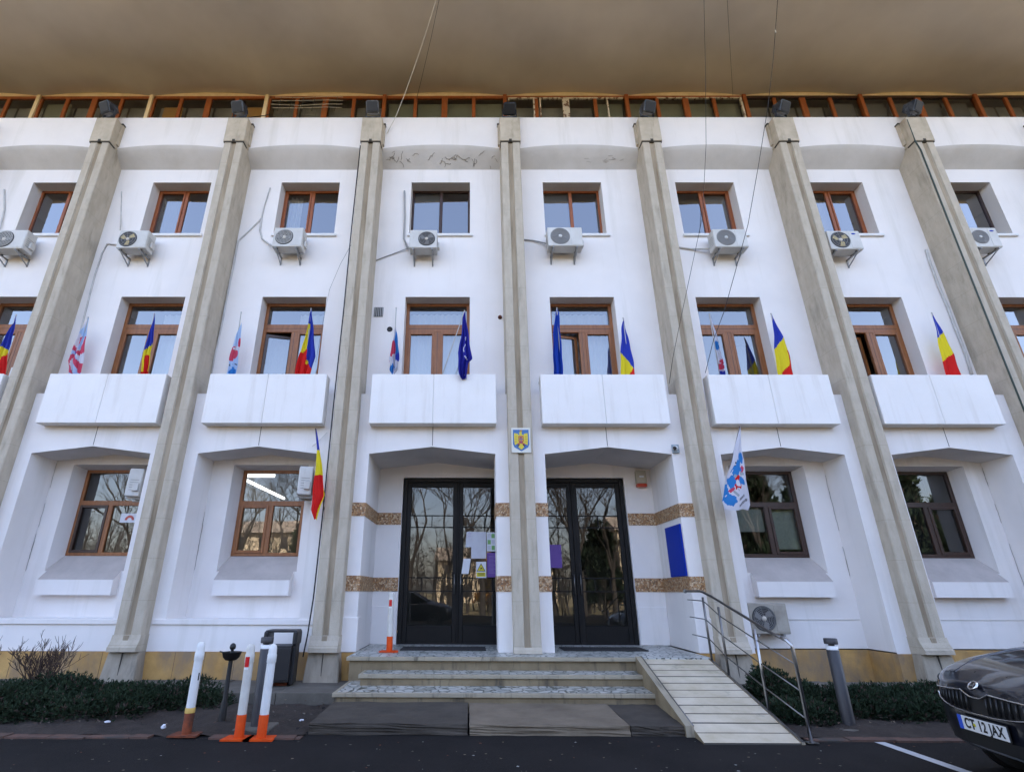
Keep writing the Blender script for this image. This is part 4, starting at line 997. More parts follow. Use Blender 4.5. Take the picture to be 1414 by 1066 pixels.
# ================================================================== air conditioners
def ac(x0, z0, w, h, label, fan=(0.33, .5), kind='grille', y0=.2, d=.30, rot=None, legs=True, mark=False, group='air conditioners under the third-storey windows', feet=True, casing=None):
    ac_white = casing or MATS['ac_casing']
    t = thing('air_conditioner', (x0+w/2, y0+d, z0), label, 'air conditioner', group)
    M = Matrix.Identity(4)
    if rot is not None:
        c = Vector((x0+w/2, y0+d/2, z0)); M = Matrix.Translation(c) @ Matrix.Rotation(rot, 4, 'Z') @ Matrix.Translation(-c)
    mb = MB(); mb.rbox(x0, x0+w, y0, y0+d, z0, z0+h, ac_white, .018, M)
    mb.rbox(x0+w*.66, x0+w-.012, y0-.006, y0+.02, z0+.03, z0+h-.03, ac_white, .006, M) if fan[0] < .5 else mb.rbox(x0+.012, x0+w*.36, y0-.006, y0+.02, z0+.03, z0+h-.03, ac_white, .006, M)
    for j in range(5): mb.box(x0+w-.001, x0+w+.003, y0+.05, y0+d-.05, z0+.12+.05*j, z0+.13+.05*j, ac_grey, M)
    for j in range(5): mb.box(x0-.003, x0+.001, y0+.05, y0+d-.05, z0+.12+.05*j, z0+.13+.05*j, ac_grey, M)
    mb.rbox(x0+w-.001, x0+w+.05, y0+d*.45, y0+d*.9, z0+.10, z0+.26, ac_white, .012, M)
    mb.build('casing', t)
    fx, fz, R = x0+w*fan[0], z0+h*fan[1], min(h*.40, w*.28)
    F = M @ Matrix.Translation((fx, y0-.001, fz)) @ Matrix.Rotation(PI/2, 4, 'X')
    mb = MB(); mb.lathe([(0, .003), (R, .003), (R+.015, .010), (R+.02, .0)], ac_dark if kind != 'grey' else ac_grey, F, 32)
    if kind in ('yellow', 'open'):
        for j in range(3):
            a = j*2*PI/3+.5
            P = [(.03*math.cos(a), .03*math.sin(a)), (R*.9*math.cos(a-.25), R*.9*math.sin(a-.25)), (R*.93*math.cos(a+.35), R*.93*math.sin(a+.35)), (R*.5*math.cos(a+.75), R*.5*math.sin(a+.75))]
            mb.face([F @ Vector((p[0], p[1], .008+.006*(i > 1))) for i, p in enumerate(P)], ac_yellow if kind == 'yellow' else ac_grey)
    mb.lathe([(0, .016), (R*.2, .014), (R*.22, .006)], ac_hub if kind != 'grey' else ac_white, F, 16)
    mb.build('fan', t)
    mb = MB()
    for q in ((.3, .45, .6, .75, .9, 1.0) if kind != 'yellow' else (.35, .7, 1.0)):
        mb.lathe([(R*q-.003, .018), (R*q+.003, .018), (R*q+.003, .022), (R*q-.003, .022), (R*q-.003, .018)], ac_grey if kind != 'light' else ac_white, F, 28)
    for j in range(8 if kind != 'light' else 2):
        a = j*PI/4+.2; mb.box(R*.2, R, -.002, .002, .016, .020, ac_grey, F @ Matrix.Rotation(a, 4, 'Z'))
    if kind == 'light':
        for j in range(-5, 6): mb.box(-.003+j*R/6, .003+j*R/6, -math.sqrt(max(0, R*R-(j*R/6)**2)), math.sqrt(max(0, R*R-(j*R/6)**2)), .014, .018, ac_white, F)
    mb.build('grille', t)
    if mark:
        mb = MB(); mb.lathe([(0, .002), (.05, .002), (.052, 0)], blue_sign, M @ Matrix.Translation((x0+w*.80, y0-.006, z0+h*.82)) @ Matrix.Rotation(PI/2, 4, 'X') @ Matrix.Scale(.4, 4, Vector((0, 1, 0))), 20); mb.build('badge', t)
    if legs:
        for q in (.14, .82):
            xx = x0+w*q; mb = MB()
            mb.box(xx-.016, xx+.016, y0-.01, YW, z0-.05, z0-.02, galv); mb.box(xx-.016, xx+.016, YW-.02, YW, z0-.24, z0-.02, galv)
            mb.tube([(xx, y0+.02, z0-.04), (xx, YW-.02, z0-.21)], .014, galv, 6)
            for s in (.06, .24): mb.box(xx-.02, xx+.02, y0+s, y0+s+.03, z0-.022, z0+.004, rubber)
            mb.build('bracket', t)
    elif feet:
        for q in (.15, .8): mb = MB(); mb.box(x0+w*q-.02, x0+w*q+.02, y0-.02, y0+d+.05, z0-.04, z0, galv, M); mb.build('foot', t)
    return t
ac(-12.40, 9.116, .79, .53, 'white air conditioner at the left edge of the picture below the half-hidden window', (.36, .5), 'light')
ac(-9.40, 9.13, .70, .50, 'air conditioner with a yellowish fan right of the leftmost pier', (.34, .5), 'yellow')
ac(-5.71, 9.17, .70, .54, 'air conditioner with pale grille in front of the third window from the left', (.38, .5), 'light')
ac(-2.46, 9.135, .65, .51, 'air conditioner with its small fan on the right, left of the middle pier', (.62, .5), 'open')
ac(.82, 9.19, .825, .53, 'air conditioner with dark ringed fan, just right of the middle pier', (.36, .52), 'grey')
ac(4.75, 9.16, .79, .51, 'air conditioner with round grey fan in the bay with the hanging cable', (.37, .52), 'grey')
ac(7.45, 9.10, .77, .52, 'air conditioner with brown-yellow fan half hidden by the second pier from the right', (.36, .5), 'yellow', mark=True)
ac(10.86, 9.16, .63, .55, 'air conditioner with grey fan at the right edge behind the rightmost pier', (.30, .52), 'grey', mark=True)
# on the ground floor
ac(4.22, .885, .72, .53, 'dusty air conditioner low on the wall behind the ramp railing', (.37, .5), 'open', y0=.62, d=.30, casing=ac_dusty, legs=False, group='air conditioners on the ground floor')
ac(-8.23, 3.38, .62, .56, 'air conditioner turned sideways in the top of the leftmost ground-floor window', (.36, .5), 'open', y0=.70, d=.26, rot=math.radians(-78), legs=False, group='air conditioners on the ground floor')
ac(-4.66, 3.37, .62, .56, 'air conditioner turned sideways behind the low flag left of the entrance', (.36, .5), 'open', y0=.42, d=.26, rot=math.radians(-78), legs=False, group='air conditioners on the ground floor')
ac(-10.98, 5.49, .62, .62, 'air conditioner standing on the balcony at the left edge of the picture', (.5, .5), 'open', y0=.30, d=.28, legs=False, group='air conditioners on the ground floor')

# ================================================================== pipes, cables and wires
def cable(name, pts, r, m, label, cat, n=6):
    mb = MB(); mb.tube(pts, r, m, n); tag(mb.build(name, origin=pts[0]), label, cat)
def V(px, py, y): return tuple(at(px, py, y))
xk = PX[-1]-.255
cable('cable', [(xk, .03, 12.1), (xk-.01, .02, 9.5), (xk, .02, 7.4), (xk-.012, .02, 5.2), (xk-.005, .02, 3.0), (xk-.02, .02, 1.5), (xk-.05, .0, .9), (xk-.08, -.04, .55)], .014, cable_black, 'black cable running down the left edge of the pier left of the doors', 'cable')
xk = PX[3]-.245
cable('cable', [(xk+.01, -.02, 12.9), (xk+.0, -.02, 12.2), (xk+.06, -.015, 11.9), (xk+.03, -.015, 9.0), (xk+.02, -.012, 6.0), (xk+.02, -.012, 3.5)], .018, cable_green, 'dark green cable down the rightmost pier in view', 'cable')
cable('drain_pipe', [V(161, 338, .6), V(148, 337, .61), V(141, 350, .61), V(131, 380, .61), V(122, 415, .61), V(113, 450, .61), V(107, 480, .61), V(101, 514, .61)], .018, pipe_white, 'pale drain pipe bending down from the air conditioner with yellowish fan', 'pipe')
cable('drain_pipe', [V(373, 260, .61), V(364, 288, .61), V(361, 302, .61), V(345, 318, .61), V(329, 333, .61), V(322, 370, .61), V(314, 408, .61), V(306, 450, .61), V(297, 490, .61), V(292, 515, .61)], .018, pipe_white, 'lagged pipe slanting to the pier in the third bay from the left', 'pipe')
cable('coolant_pipe', [V(361, 302, .605), V(359, 318, .605), V(362, 330, .605), V(370, 336, .58), V(376, 340, .45)], .02, pipe_white, 'short curved coolant pipe left of the air conditioner with pale grille', 'pipe')
cable('coolant_pipe', [V(558.5, 264, .6), V(559, 300, .6), V(558, 330, .6), V(562, 341, .55), V(568, 345, .4)], .024, pipe_grey, 'grey braided pipe beside the window left of the middle pier', 'pipe')
cable('drain_pipe', [V(563, 343, .58), V(545, 350, .61), V(531, 355, .61), V(519, 360, .61)], .012, pipe_grey, 'thin grey hose crossing to the pier left of the entrance', 'pipe')
cable('drain_pipe', [V(723, 331, .6), V(735, 332, .6), V(748, 335, .58), V(757, 337, .45)], .018, pipe_grey, 'grey pipe from the middle pier to the air conditioner with dark ringed fan', 'pipe')
cable('drain_pipe', [V(938, 342, .61), V(955, 344, .6), V(978, 344, .5), V(984, 340, .4)], .024, pipe_white, 'thick white pipe left of the air conditioner in the cable bay', 'pipe')
cable('drain_pipe', [V(6, 262, .61), V(6, 290, .61), V(0, 315, .58), V(-10, 335, .4)], .02, pipe_white, 'pale pipe above the air conditioner at the left edge of the picture', 'pipe')
cable('drain_pipe', [V(1279, 345, .6), V(1284, 362, .6), V(1296, 395, .6), V(1309, 425, .6), V(1320, 455, .6), V(1334, 490, .6), V(1342, 517, .6)], .03, pipe_white, 'white pipe bending along the left side of the rightmost pier', 'pipe')
cable('drain_pipe', [V(168, 265, .62), V(167, 300, .62), V(166, 318, .5)], .014, pipe_white, 'thin pale pipe above the air conditioner with yellowish fan', 'pipe')
cable('overhead_wire', [V(612, -32, -2.0), V(603, -2, -1.75), V(583, 62, -1.0), V(560, 128, -.2), V(545, 165, .15), V(534, 185, .24)], .008, cable_pale, 'pale frayed wire hanging from the overhang to the parapet left of centre', 'wire')
cable('overhead_wire', [V(613, -32, -2.0), V(607, -3, -1.75), V(596, 50, -.8), V(582, 110, .2), V(574, 142, 1.0)], .006, cable_thin, 'dark thin wire beside the pale one left of centre', 'wire')
cable('overhead_wire', [V(972, -3, -1.5), V(974, 90, -1.1), V(975, 200, -.8), V(970, 300, -.55), V(955, 370, -.4), V(938, 450, -.25), V(929, 495, -.1), V(924, 530, .1)], .0055, cable_black, 'thin black wire drooping from the overhang to the pier right of the emblem', 'wire')
cable('overhead_wire', [V(1004, -3, -1.5), V(1007, 50, -.8), V(1010, 100, .2), V(1012, 132, 1.0)], .005, cable_thin, 'short thin wire on the overhang between the two black wires', 'wire')
cable('overhead_wire', [V(1074, -3, -1.5), V(1068, 80, -1.2), V(1060, 150, -.95), V(1048, 225, -.75), V(1033, 310, -.55), V(1014, 380, -.35), V(1000, 430, -.2), V(985, 470, -.05), V(974, 515, .2)], .007, cable_black, 'black wire slanting down from the overhang to the balcony with the pale flag', 'wire')
mb = MB(); mb.lathe([(.012, -.05), (.014, 0), (.012, .05)], cable_pale, Matrix.Translation(at(1071, 44, -1.36)), 8); tag(mb.build('wire_tag', origin=at(1071, 44, -1.36)), 'small white sleeve on the long black wire at the right', 'tag')
cable('overhead_wire', [V(492, 325, .4), V(470, 365, .5), V(455, 400, .55), V(445, 450, .45), V(436, 500, .3)], .0035, cable_thin, 'hair-thin wire across the wall left of the black pier cable', 'wire')
cable('wall_wire', [V(420, 632, .6), V(423, 622, .3), V(437, 612, .22), V(452, 597, .2)], .006, pipe_white, 'thin white wire above the sideways air conditioner near the low flag', 'wire')
cable('floodlight_wire', [V(335, 164, .2), V(350, 162, .5), V(366, 160, .9), V(372, 158, 1.1)], .012, cable_black, 'black wire from a floodlight across the parapet to the window strip', 'wire')
# antenna-like wire tangle in front of the strip window
mb = MB(); ra = random.Random(12)
for j in range(4):
    z = 14.62+.14*j; mb.tube([(-6.75+ra.uniform(-.1, .1), Y5-.12, z), (-6.0, Y5-.10, z+ra.uniform(-.03, .03)), (-5.2, Y5-.12, z+ra.uniform(-.03, .05)), (-4.75, Y5-.1, z+.02)], .008, cable_pale, 5)
for j in range(6): x = -6.6+.33*j; mb.tube([(x, Y5-.11, 14.5), (x+.05, Y5-.12, 15.05)], .006, cable_thin, 5)
tag(mb.build('wire_mesh', origin=(-5.8, Y5-.1, 14.5)), 'sagging wire mesh in front of the strip window above the third bay', 'wire mesh')
# small things left on balconies
mb = MB(); mb.rbox(2.36, 2.62, .27, .33, 5.80, 5.87, sign_black, .01); mb.tube([(2.55, .3, 5.86), (3.0, .3, 5.88)], .014, pipe_grey, 8); tag(mb.build('floodlight_bar', origin=(2.5, .3, 5.8)), 'dark fitting lying on the balcony edge beneath the sagging flag', 'fitting')

# lit tubes inside the ground-floor office
for (x0, x1, y, lab) in ((-6.2, -4.5, 1.75, 'lit fluorescent tube nearest the glass in the ground-floor office window'), (-5.85, -5.55, 2.6, 'lit fluorescent tube running into the room behind the office window')):
    mb = MB()
    def ceil(px, py, z): d = at(px, py, 1.0)-CAMP; return CAMP+d*((z-CAMP.z)/d.z)
    if x1-x0 > 1: mb.tube([ceil(330, 656, 4.30), ceil(379, 656, 4.30)], .055, tube, 6)
    else:
        mb.tube([ceil(334, 660, 4.15), ceil(369, 677, 4.15)], .038, tube, 6); mb.tube([ceil(371, 678, 4.15), ceil(392, 688, 4.15)], .038, tube, 6)
    tag(mb.build('fluorescent_lamp', origin=((x0+x1)/2, y, 4.05)), lab, 'lamp')
mb = MB(); M = Matrix.Translation((8.75, 1.25, 9.95)) @ Matrix.Rotation(math.radians(-35), 4, 'Y'); mb.rbox(-.2, .2, -.02, .02, -.15, .25, office_yellow, .01, M)
tag(mb.build('folder', origin=(8.75, 1.25, 9.9)), 'yellow folder leaning behind the glass of a third-storey window', 'folder')
mb = MB(); M = Matrix.Translation((11.75, 1.25, 9.95)) @ Matrix.Rotation(math.radians(50), 4, 'Y'); mb.lathe([(.07, -.05), (.07, .5)], blind_olive, M, 12)
tag(mb.build('paper_roll', origin=(11.75, 1.25, 9.9)), 'olive paper roll behind the window at the right edge', 'roll')
mb = MB(); mb.prism([(-8.48, 2.95), (-8.08, 2.95), (-8.08, 3.14), (-8.48, 3.14)], 'y', 1.312, 1.316, paper_w); mb.lathe([(.05, .004), (.10, .004), (.10, .006), (.05, .006)], red_p, Matrix.Translation((-8.28, 1.314, 3.0)) @ Matrix.Rotation(PI/2, 4, 'X'), 16, a0=0, a1=PI)
tag(mb.build('window_sticker', origin=(-8.3, 1.31, 2.95)), 'white sticker with a red arc on the leftmost ground-floor window', 'sticker')
# ================================================================== flags
def interp(tab, v):
    for (v0, a), (v1, b) in zip(tab, tab[1:]):
        if v <= v1: return a+(b-a)*((v-v0)/(v1-v0) if v1 > v0 else 0)
    return tab[-1][1]
def flag(label, Y, left, right, colfn, base=None, folds=2.5, amp=.035, nu=26, nv=54, top=None, yb=None, polecol=None, group=None, seed=0, lean=.0):
    """cloth hanging from a slanting pole; left/right are its two hanging edges measured on the photograph, put on the plane y=Y"""
    lp = [at(x, y, Y) for x, y in left]; rp_ = [at(x, y, Y) for x, y in right]
    def cum(ps):
        c = [0.0]
        for a, b in zip(ps, ps[1:]): c.append(c[-1]+(b-a).length)
        return [q/c[-1] for q in c]
    lt, rt = list(zip(cum(lp), lp)), list(zip(cum(rp_), rp_))
    tp = at(*(top or left[0]), Y)
    r = random.Random(seed+len(label)); ph = r.uniform(0, 6); ph2 = r.uniform(0, 6)
    t = thing('flag', (tp.x, Y, min(lp[-1].z, rp_[-1].z)), label, 'flag', group)
    bp_ = base if base else (tp.x+.02, .44, 5.52)
    mb = MB(); mb.tube([bp_, tuple(tp)], .011, polecol or pole_m, 8)
    mb.lathe([(0, -.01), (.014, 0), (.016, .015), (0, .035)], polecol or pole_m, Matrix.Translation(tp), 10); mb.build('flagpole', t)
    def P(u, v):
        a, b = interp(lt, v), interp(rt, v)
        p = a.lerp(b, u)
        w = (b-a).length
        d = amp*min(1, w/.16)*(.25+.75*v)*(math.sin(u*folds*2*PI+ph+1.6*v)+.45*math.sin(u*folds*3.7*PI+ph2-2.2*v))+.012*math.sin(v*9+u*5+ph)
        return p+Vector((.006*math.sin(v*17+ph), d-lean*v, .012*v*math.sin(u*9+ph2)))
    mb = MB(); mb.grid(P, nu, nv, c_white, True, colfn)
    c = mb.build('cloth', t)
    return t
def tri(l1, r1, l2, r2, cols=None):
    """tricolour: blue / yellow / red with slanting seams given at the left and right edge"""
    def f(u, v):
        if v < l1+(r1-l1)*u: return c_blue
        if v < l2+(r2-l2)*u: return c_yellow
        return c_red
    return f
GF = 'flags standing on the balconies'
flag('blue, yellow and red flag at the left edge of the picture', .36, [(22, 436), (15, 450), (3, 470), (-8, 492), (-16, 520)], [(22.5, 436), (20, 455), (16, 468), (13, 487), (9.5, 520)], tri(.50, .58, .78, .62), group=GF)
flag('narrow blue, yellow and red flag in the bay right of the leftmost pier', .36, [(213, 434), (208, 452), (199.5, 477.5), (194.4, 498), (195, 520)], [(213.6, 434), (213.6, 446), (211.4, 472), (208, 498), (204.5, 520)],
     lambda u, v: c_blue if v < .60-.12*u else ((c_red if .32 < u < .92-.5*max(0, .84-v) and v > .66 else c_yellow) if v < .93 else c_red), group=GF, seed=2)
flag('wide blue, yellow and red flag in the third bay from the left', .36, [(429.5, 427), (425, 451), (420.7, 468), (412, 492), (406.5, 521)], [(430, 427), (432, 445), (433.8, 468), (434.8, 492), (427, 521)],
     lambda u, v: c_blue if u > .60-.30*(1-v) + max(0, v-.74)*3 or v < .22 else (c_red if v > .66-.12*u+.22*(u > .55) else c_yellow), group=GF, seed=3)
flag('blue and yellow flag with a small red corner right of the middle pier', .36, [(860.5, 440), (858.4, 452), (857.2, 489), (857.6, 521)], [(861, 440), (866.5, 464), (874.8, 500), (877, 521)], tri(.58, .86, 1.2, .82), group=GF, folds=1.4, amp=.02, seed=4)
flag('blue, yellow and red flag beside the bay with the pale narrow flag', .36, [(1064.8, 434), (1067, 445), (1069.4, 477), (1074.2, 521)], [(1065.2, 434), (1070, 442), (1081.3, 465.5), (1090.6, 489), (1097.5, 521)],
     lambda u, v: c_blue if v < .56-.18*u else (c_red if v > 1.02-.26*u or (u > .86 and v > .60) else c_yellow), group=GF, folds=1.6, amp=.02, seed=5)
flag('blue, yellow and red flag alone left of the rightmost pier', .36, [(1286.8, 433), (1288.8, 440), (1294.3, 466.6), (1305.2, 521)], [(1287.2, 433), (1290, 436), (1302, 458.9), (1318.7, 488.8), (1329, 521)], tri(.40, .30, .76, .62), group=GF, folds=1.5, amp=.018, seed=6)
flag('low blue, yellow and red flag on the pier left of the doors', -.16, [(435.8, 593), (435.3, 602), (438, 620.6), (434.2, 654.5), (430.8, 678.3), (428.3, 703.8), (434, 717)], [(436.8, 593), (438, 600), (441.9, 622.3), (446, 654.5), (448.6, 683), (443, 697), (437.5, 717.5)],
     lambda u, v: c_blue if v < .24 else (c_red if v > .51 and u < 1.25-.75*(v-.5)*1.2-.12 else c_yellow), base=tuple(at(447.5, 704, .02)), folds=1.3, amp=.03, polecol=pole_d, group='flags on the ground floor', seed=7)
flag('deep blue flag with white lines hanging over the balcony left of the middle pier', -.05, [(641.4, 430), (639.3, 438), (636.5, 466.6), (632.2, 487.8), (632.9, 505), (633.7, 517.5), (636, 523.5)], [(642, 430), (643, 436), (646.4, 459.5), (652, 494.9), (646.6, 500), (645.5, 512), (643.5, 523)],
     lambda u, v: c_white if (abs(u-.52-.12*math.sin(v*30)) < .035 and .50 < v < .62) or (abs(u-.66+.1*math.sin(v*34)) < .04 and .38 < v < .44) or (abs(u-.62+.15*math.sin(v*40)) < .045 and .66 < v < .72) else c_nato, base=(-1.72, .30, 5.6), group=GF, amp=.045, seed=8, nu=40)
mb_ = None
flag('bright blue flag hanging narrow just right of the middle pier', .36, [(768.9, 426), (767, 431), (763.8, 462), (764, 490), (765, 521)], [(769.5, 426), (771.6, 431.5), (774, 462), (776, 487), (777.2, 521)], lambda u, v: c_eu, group=GF, amp=.05, folds=1.7, seed=9)
def spots(lst, bg):
    def f(u, v):
        for (cu, cv, ru, rv, m) in lst:
            if ((u-cu)/ru)**2+((v-cv)/rv)**2 < 1: return m
        return bg
    return f
def sw(u, v):
    a = math.atan2((v-.60)*2.2, u-.35); rr_ = math.hypot((v-.60)*2.2, u-.35)
    if v < .34: return c_pale if u > .35+.3*math.sin(v*20) else c_white
    if v > .95: return c_pale
    if rr_ < .10: return c_blue
    if math.sin(a*5+rr_*5) > .05 and rr_ < .95: return c_pink
    return c_white if math.sin(a*3+1) > -.3 else c_pale
flag('white flag with rose swirls in the bay right of the leftmost pier', .36, [(121.6, 439), (119.5, 444), (110, 459), (100, 481), (94, 498), (97, 508), (96, 520)], [(122.2, 439), (121.5, 446), (119.7, 464), (117, 481), (114.6, 498), (110.5, 520)], sw, group=GF, amp=.04, seed=10, nu=34)
flag('white and pale blue flag with a red disc in the third bay from the left', .36, [(333, 446), (330.7, 450), (325.6, 463), (315.4, 494), (312.5, 521)], [(333.6, 446), (333.4, 452), (332.4, 473), (330, 497), (326, 521)],
     spots([(.62, .48, .42, .035, c_white), (.30, .58, .52, .13, c_pink), (.86, .38, .24, .10, c_pink), (.2, .78, .06, .012, c_black), (.45, .775, .08, .012, c_black), (.75, .77, .1, .012, c_black), (.55, .90, .35, .06, c_sky)], c_pale), top=(333, 432), group=GF, amp=.03, seed=11, nu=34)
flag('tattered blue, white and red flag beside the square black vent', .36, [(546.6, 452), (544.6, 456), (541, 478), (537, 495), (539, 503), (537.2, 510), (540, 515), (540, 521)], [(547, 452), (547.5, 457), (549.5, 471), (551, 494), (549.8, 500), (549, 508), (545, 513), (543, 521)],
     spots([(.2, .42, .4, .16, c_pink), (.72, .30, .4, .24, c_sky), (.85, .55, .3, .12, c_blue), (.25, .86, .5, .12, c_sky), (.4, .62, .5, .08, c_white), (.05, .64, .2, .05, c_pink)], c_white), top=(547, 426), group=GF, amp=.07, folds=2.2, seed=12, nu=34, polecol=pole_m)
flag('narrow white and blue flag wrapped round its pole right of the second entrance pier', .36, [(979.6, 435), (981.4, 443), (984.6, 456), (988.8, 482), (992, 505), (994, 521)], [(980.6, 435), (983, 441), (987.6, 456), (994.7, 485.8), (1000.5, 505), (1002.5, 521)],
     spots([(.4, .50, .9, .07, c_sky), (.3, .84, .7, .05, c_pink), (.7, .76, .4, .04, c_pink), (.5, .97, .9, .07, c_blue)], c_white), group=GF, amp=.035, seed=13)
def ct_flag(u, v):
    # ring of blue patches round a red stepped shape, two rows of small dark lettering low on the fly
    n = .22*math.sin(u*31+v*17)+.2*math.sin(v*53-u*19)+.14*math.sin(u*67+v*71)
    for (a, b, ra, rb, m) in ((.70, .385, .24, .07, c_sky), (.50, .45, .17, .045, c_sky), (.46, .53, .27, .065, c_sky), (.28, .67, .17, .075, c_sky), (.24, .885, .24, .062, c_sky), (.08, .78, .10, .08, c_sky),
                              (.82, .52, .12, .04, c_pink), (.78, .57, .12, .035, c_grey), (.76, .665, .15, .05, c_sky), (.57, .475, .14, .03, c_grey), (.40, .60, .10, .03, c_grey), (.66, .45, .06, .02, c_pale)):
        if ((u-a)/ra)**2+((v-b)/rb)**2 < 1+n: return m
    if ((u-.55)/.20)**2+((v-.675)/.085)**2 < 1+n and not ((u-.57)/.10)**2+((v-.69)/.045)**2 < 1+n: return c_red
    if ((u-.28)/.13)**2+((v-.76)/.04)**2 < 1 and math.sin(60*v+20*u) > 0: return c_pink
    if ((u-.46)/.13)**2+((v-.80)/.05)**2 < 1 and math.sin(70*v-25*u) > .2: return c_grey
    q = v+.22*u
    if .56 < u < .80 and .995 < q < 1.025 and math.sin(u*150) > -.5: return c_black
    if .54 < u < .92 and 1.06 < q < 1.09 and math.sin(u*140) > -.5: return c_black
    if .28 < u < .36 and .43 < v < .53 and math.sin(v*160) > -.2: return c_black
    return c_white
flag('large white flag with blue patches and red emblem on the pier beside the ramp', -.30, [(1021.2, 590), (1018.5, 603), (1011.7, 632.5), (1002.5, 664), (998.2, 692.9), (1002.5, 704.7)], [(1021.8, 590), (1022.6, 600), (1025.4, 624.6), (1030.7, 664), (1037.5, 696), (1035.3, 703.4)],
     ct_flag, base=tuple(at(997, 696, .10)), folds=.9, amp=.03, nu=70, nv=130, polecol=pole_d, group='flags on the ground floor', seed=14)

# ================================================================== hedges and shrubs
def foliage(mb, blobs, n, m, m2, seed, size=(.035, .075), zmin=.0):
    r = random.Random(seed)
    tot = sum(b[3]*b[4]*b[5] for b in blobs)
    for b in blobs:
        cx, cy, cz, ax, ay, az = b
        k = int(n*ax*ay*az/tot)+1
        for _ in range(k):
            while True:
                q = Vector((r.uniform(-1, 1), r.uniform(-1, 1), r.uniform(-.6, 1)))
                if .25 < q.length < 1: break
            q = q.normalized()*(q.length**.5)*r.uniform(.82, 1.1)
            p = Vector((cx+q.x*ax, cy+q.y*ay, cz+q.z*az))
            if p.z < zmin: continue
            d = (Vector((q.x/ax, q.y/ay, q.z/az+.8)).normalized()+Vector((r.uniform(-.9, .9), r.uniform(-.9, .9), r.uniform(-.5, .9)))).normalized()
            s = r.uniform(*size); rr_ = r.random(); mm = m if rr_ < .70 else (m2 if rr_ < .93 or m is not juniper else twig)
            # a spray: 3 narrow leaflets fanning from one point
            for j in range(3):
                e = (d+Vector((r.uniform(-.6, .6), r.uniform(-.6, .6), r.uniform(-.4, .4)))).normalized()
                sd = e.cross(Vector((r.uniform(-1, 1), r.uniform(-1, 1), r.uniform(-1, 1))))
                if sd.length < .1: continue
                sd = sd.normalized()*s*.12
                mb.face([p-sd*.5, p+e*s*.55-sd, p+e*s, p+e*s*.5+sd], mm)
def hedge(label, blobs, n, seed, name='juniper_hedge', cat='hedge'):
    b0 = blobs[0]
    t = thing(name, (sum(b[0] for b in blobs)/len(blobs), b0[1], .02), label, cat)
    mb = MB(); foliage(mb, blobs, n, juniper, juniper2, seed, zmin=.03); mb.build('foliage', t, fix=False)
    mb = MB(); r = random.Random(seed)
    for b in blobs:
        for _ in range(4):
            a = r.uniform(0, 6.28); mb.tube([(b[0], b[1], .02), (b[0]+.3*b[3]*math.cos(a), b[1]+.3*b[4]*math.sin(a), b[2]), (b[0]+.8*b[3]*math.cos(a), b[1]+.8*b[4]*math.sin(a), b[2]+.3*b[5])], .008, twig, 5)
    mb.build('stem', t); return t
def rnd_blobs(x0, x1, y0, y1, n, h, seed, w=.42):
    r = random.Random(seed); out = []
    for i in range(n):
        x = x0+(x1-x0)*(i+.5)/n+r.uniform(-.1, .1)
        out.append((x, r.uniform(y0, y1), .10, w*r.uniform(.75, 1.25), w*r.uniform(.8, 1.2), h*r.uniform(.7, 1.15)))
    return out
hedge('long low dark green juniper hedge left of the rusty post', rnd_blobs(-6.9, -5.0, -1.75, -1.30, 9, .32, 1)+rnd_blobs(-8.7, -6.7, -2.0, -1.4, 9, .32, 2)+rnd_blobs(-7.2, -5.6, -2.25, -2.0, 6, .24, 6, .34)+[(-4.75, -1.45, .06, .34, .3, .22)], 30000, 3)
hedge('low juniper hedge at the far left edge beyond the picture', rnd_blobs(-13.0, -9.0, -2.2, -1.3, 12, .40, 12), 6000, 13)
hedge('rounded dark juniper bush beside the lower end of the ramp railing', [(3.38, -1.35, .16, .34, .34, .42), (3.62, -1.7, .10, .36, .36, .34), (3.2, -2.0, .05, .3, .34, .22), (3.45, -2.15, .05, .3, .3, .22)], 11000, 5, 'juniper_bush', 'bush')
hedge('low spreading juniper hedge behind the right grey bollard', rnd_blobs(4.1, 6.2, -1.7, -1.25, 9, .30, 7, .38)+rnd_blobs(3.95, 5.9, -2.1, -1.85, 6, .2, 8, .32), 20000, 9)
hedge('juniper hedge along the wall behind the parked car', rnd_blobs(6.4, 11, -1.9, -1.3, 12, .36, 10), 6000, 11)

def bare_shrub(x, y, h, label, seed, spread=.42):
    t = thing('bare_shrub', (x, y, .03), label, 'shrub'); r = random.Random(seed)
    mb = MB()
    def grow(p, d, ln, rad, depth):
        pts = [p]; q = p.copy(); dd = d.copy()
        for i in range(3):
            dd = (dd+Vector((r.uniform(-.22, .22), r.uniform(-.22, .22), r.uniform(-.05, .2)))).normalized(); q = q+dd*ln/3; pts.append(q.copy())
        mb.tube(pts, rad, twig, 5, taper=[rad, rad*.9, rad*.75, rad*.6], cap=False)
        if depth == 0: return
        for j in range(r.randint(2, 4)):
            a = pts[r.randint(1, 3)]; e = (dd+Vector((r.uniform(-.8, .8), r.uniform(-.8, .8), r.uniform(-.1, .6)))).normalized()
            grow(a, e, ln*r.uniform(.6, .82), max(rad*.66, .0035), depth-1)
    for i in range(6):
        a = i*1.05+r.uniform(-.3, .3); grow(Vector((x, y, .02)), Vector((spread*math.cos(a), spread*math.sin(a), 1)).normalized(), h*.42, .012, 4)
    mb.build('branches', t)
    return t
bare_shrub(-7.38, -1.30, .86, 'small leafless shrub with dense twigs rising from the left hedge', 3)
bare_shrub(-8.50, -1.35, .9, 'leafless shrub cut off by the left edge of the picture', 8)

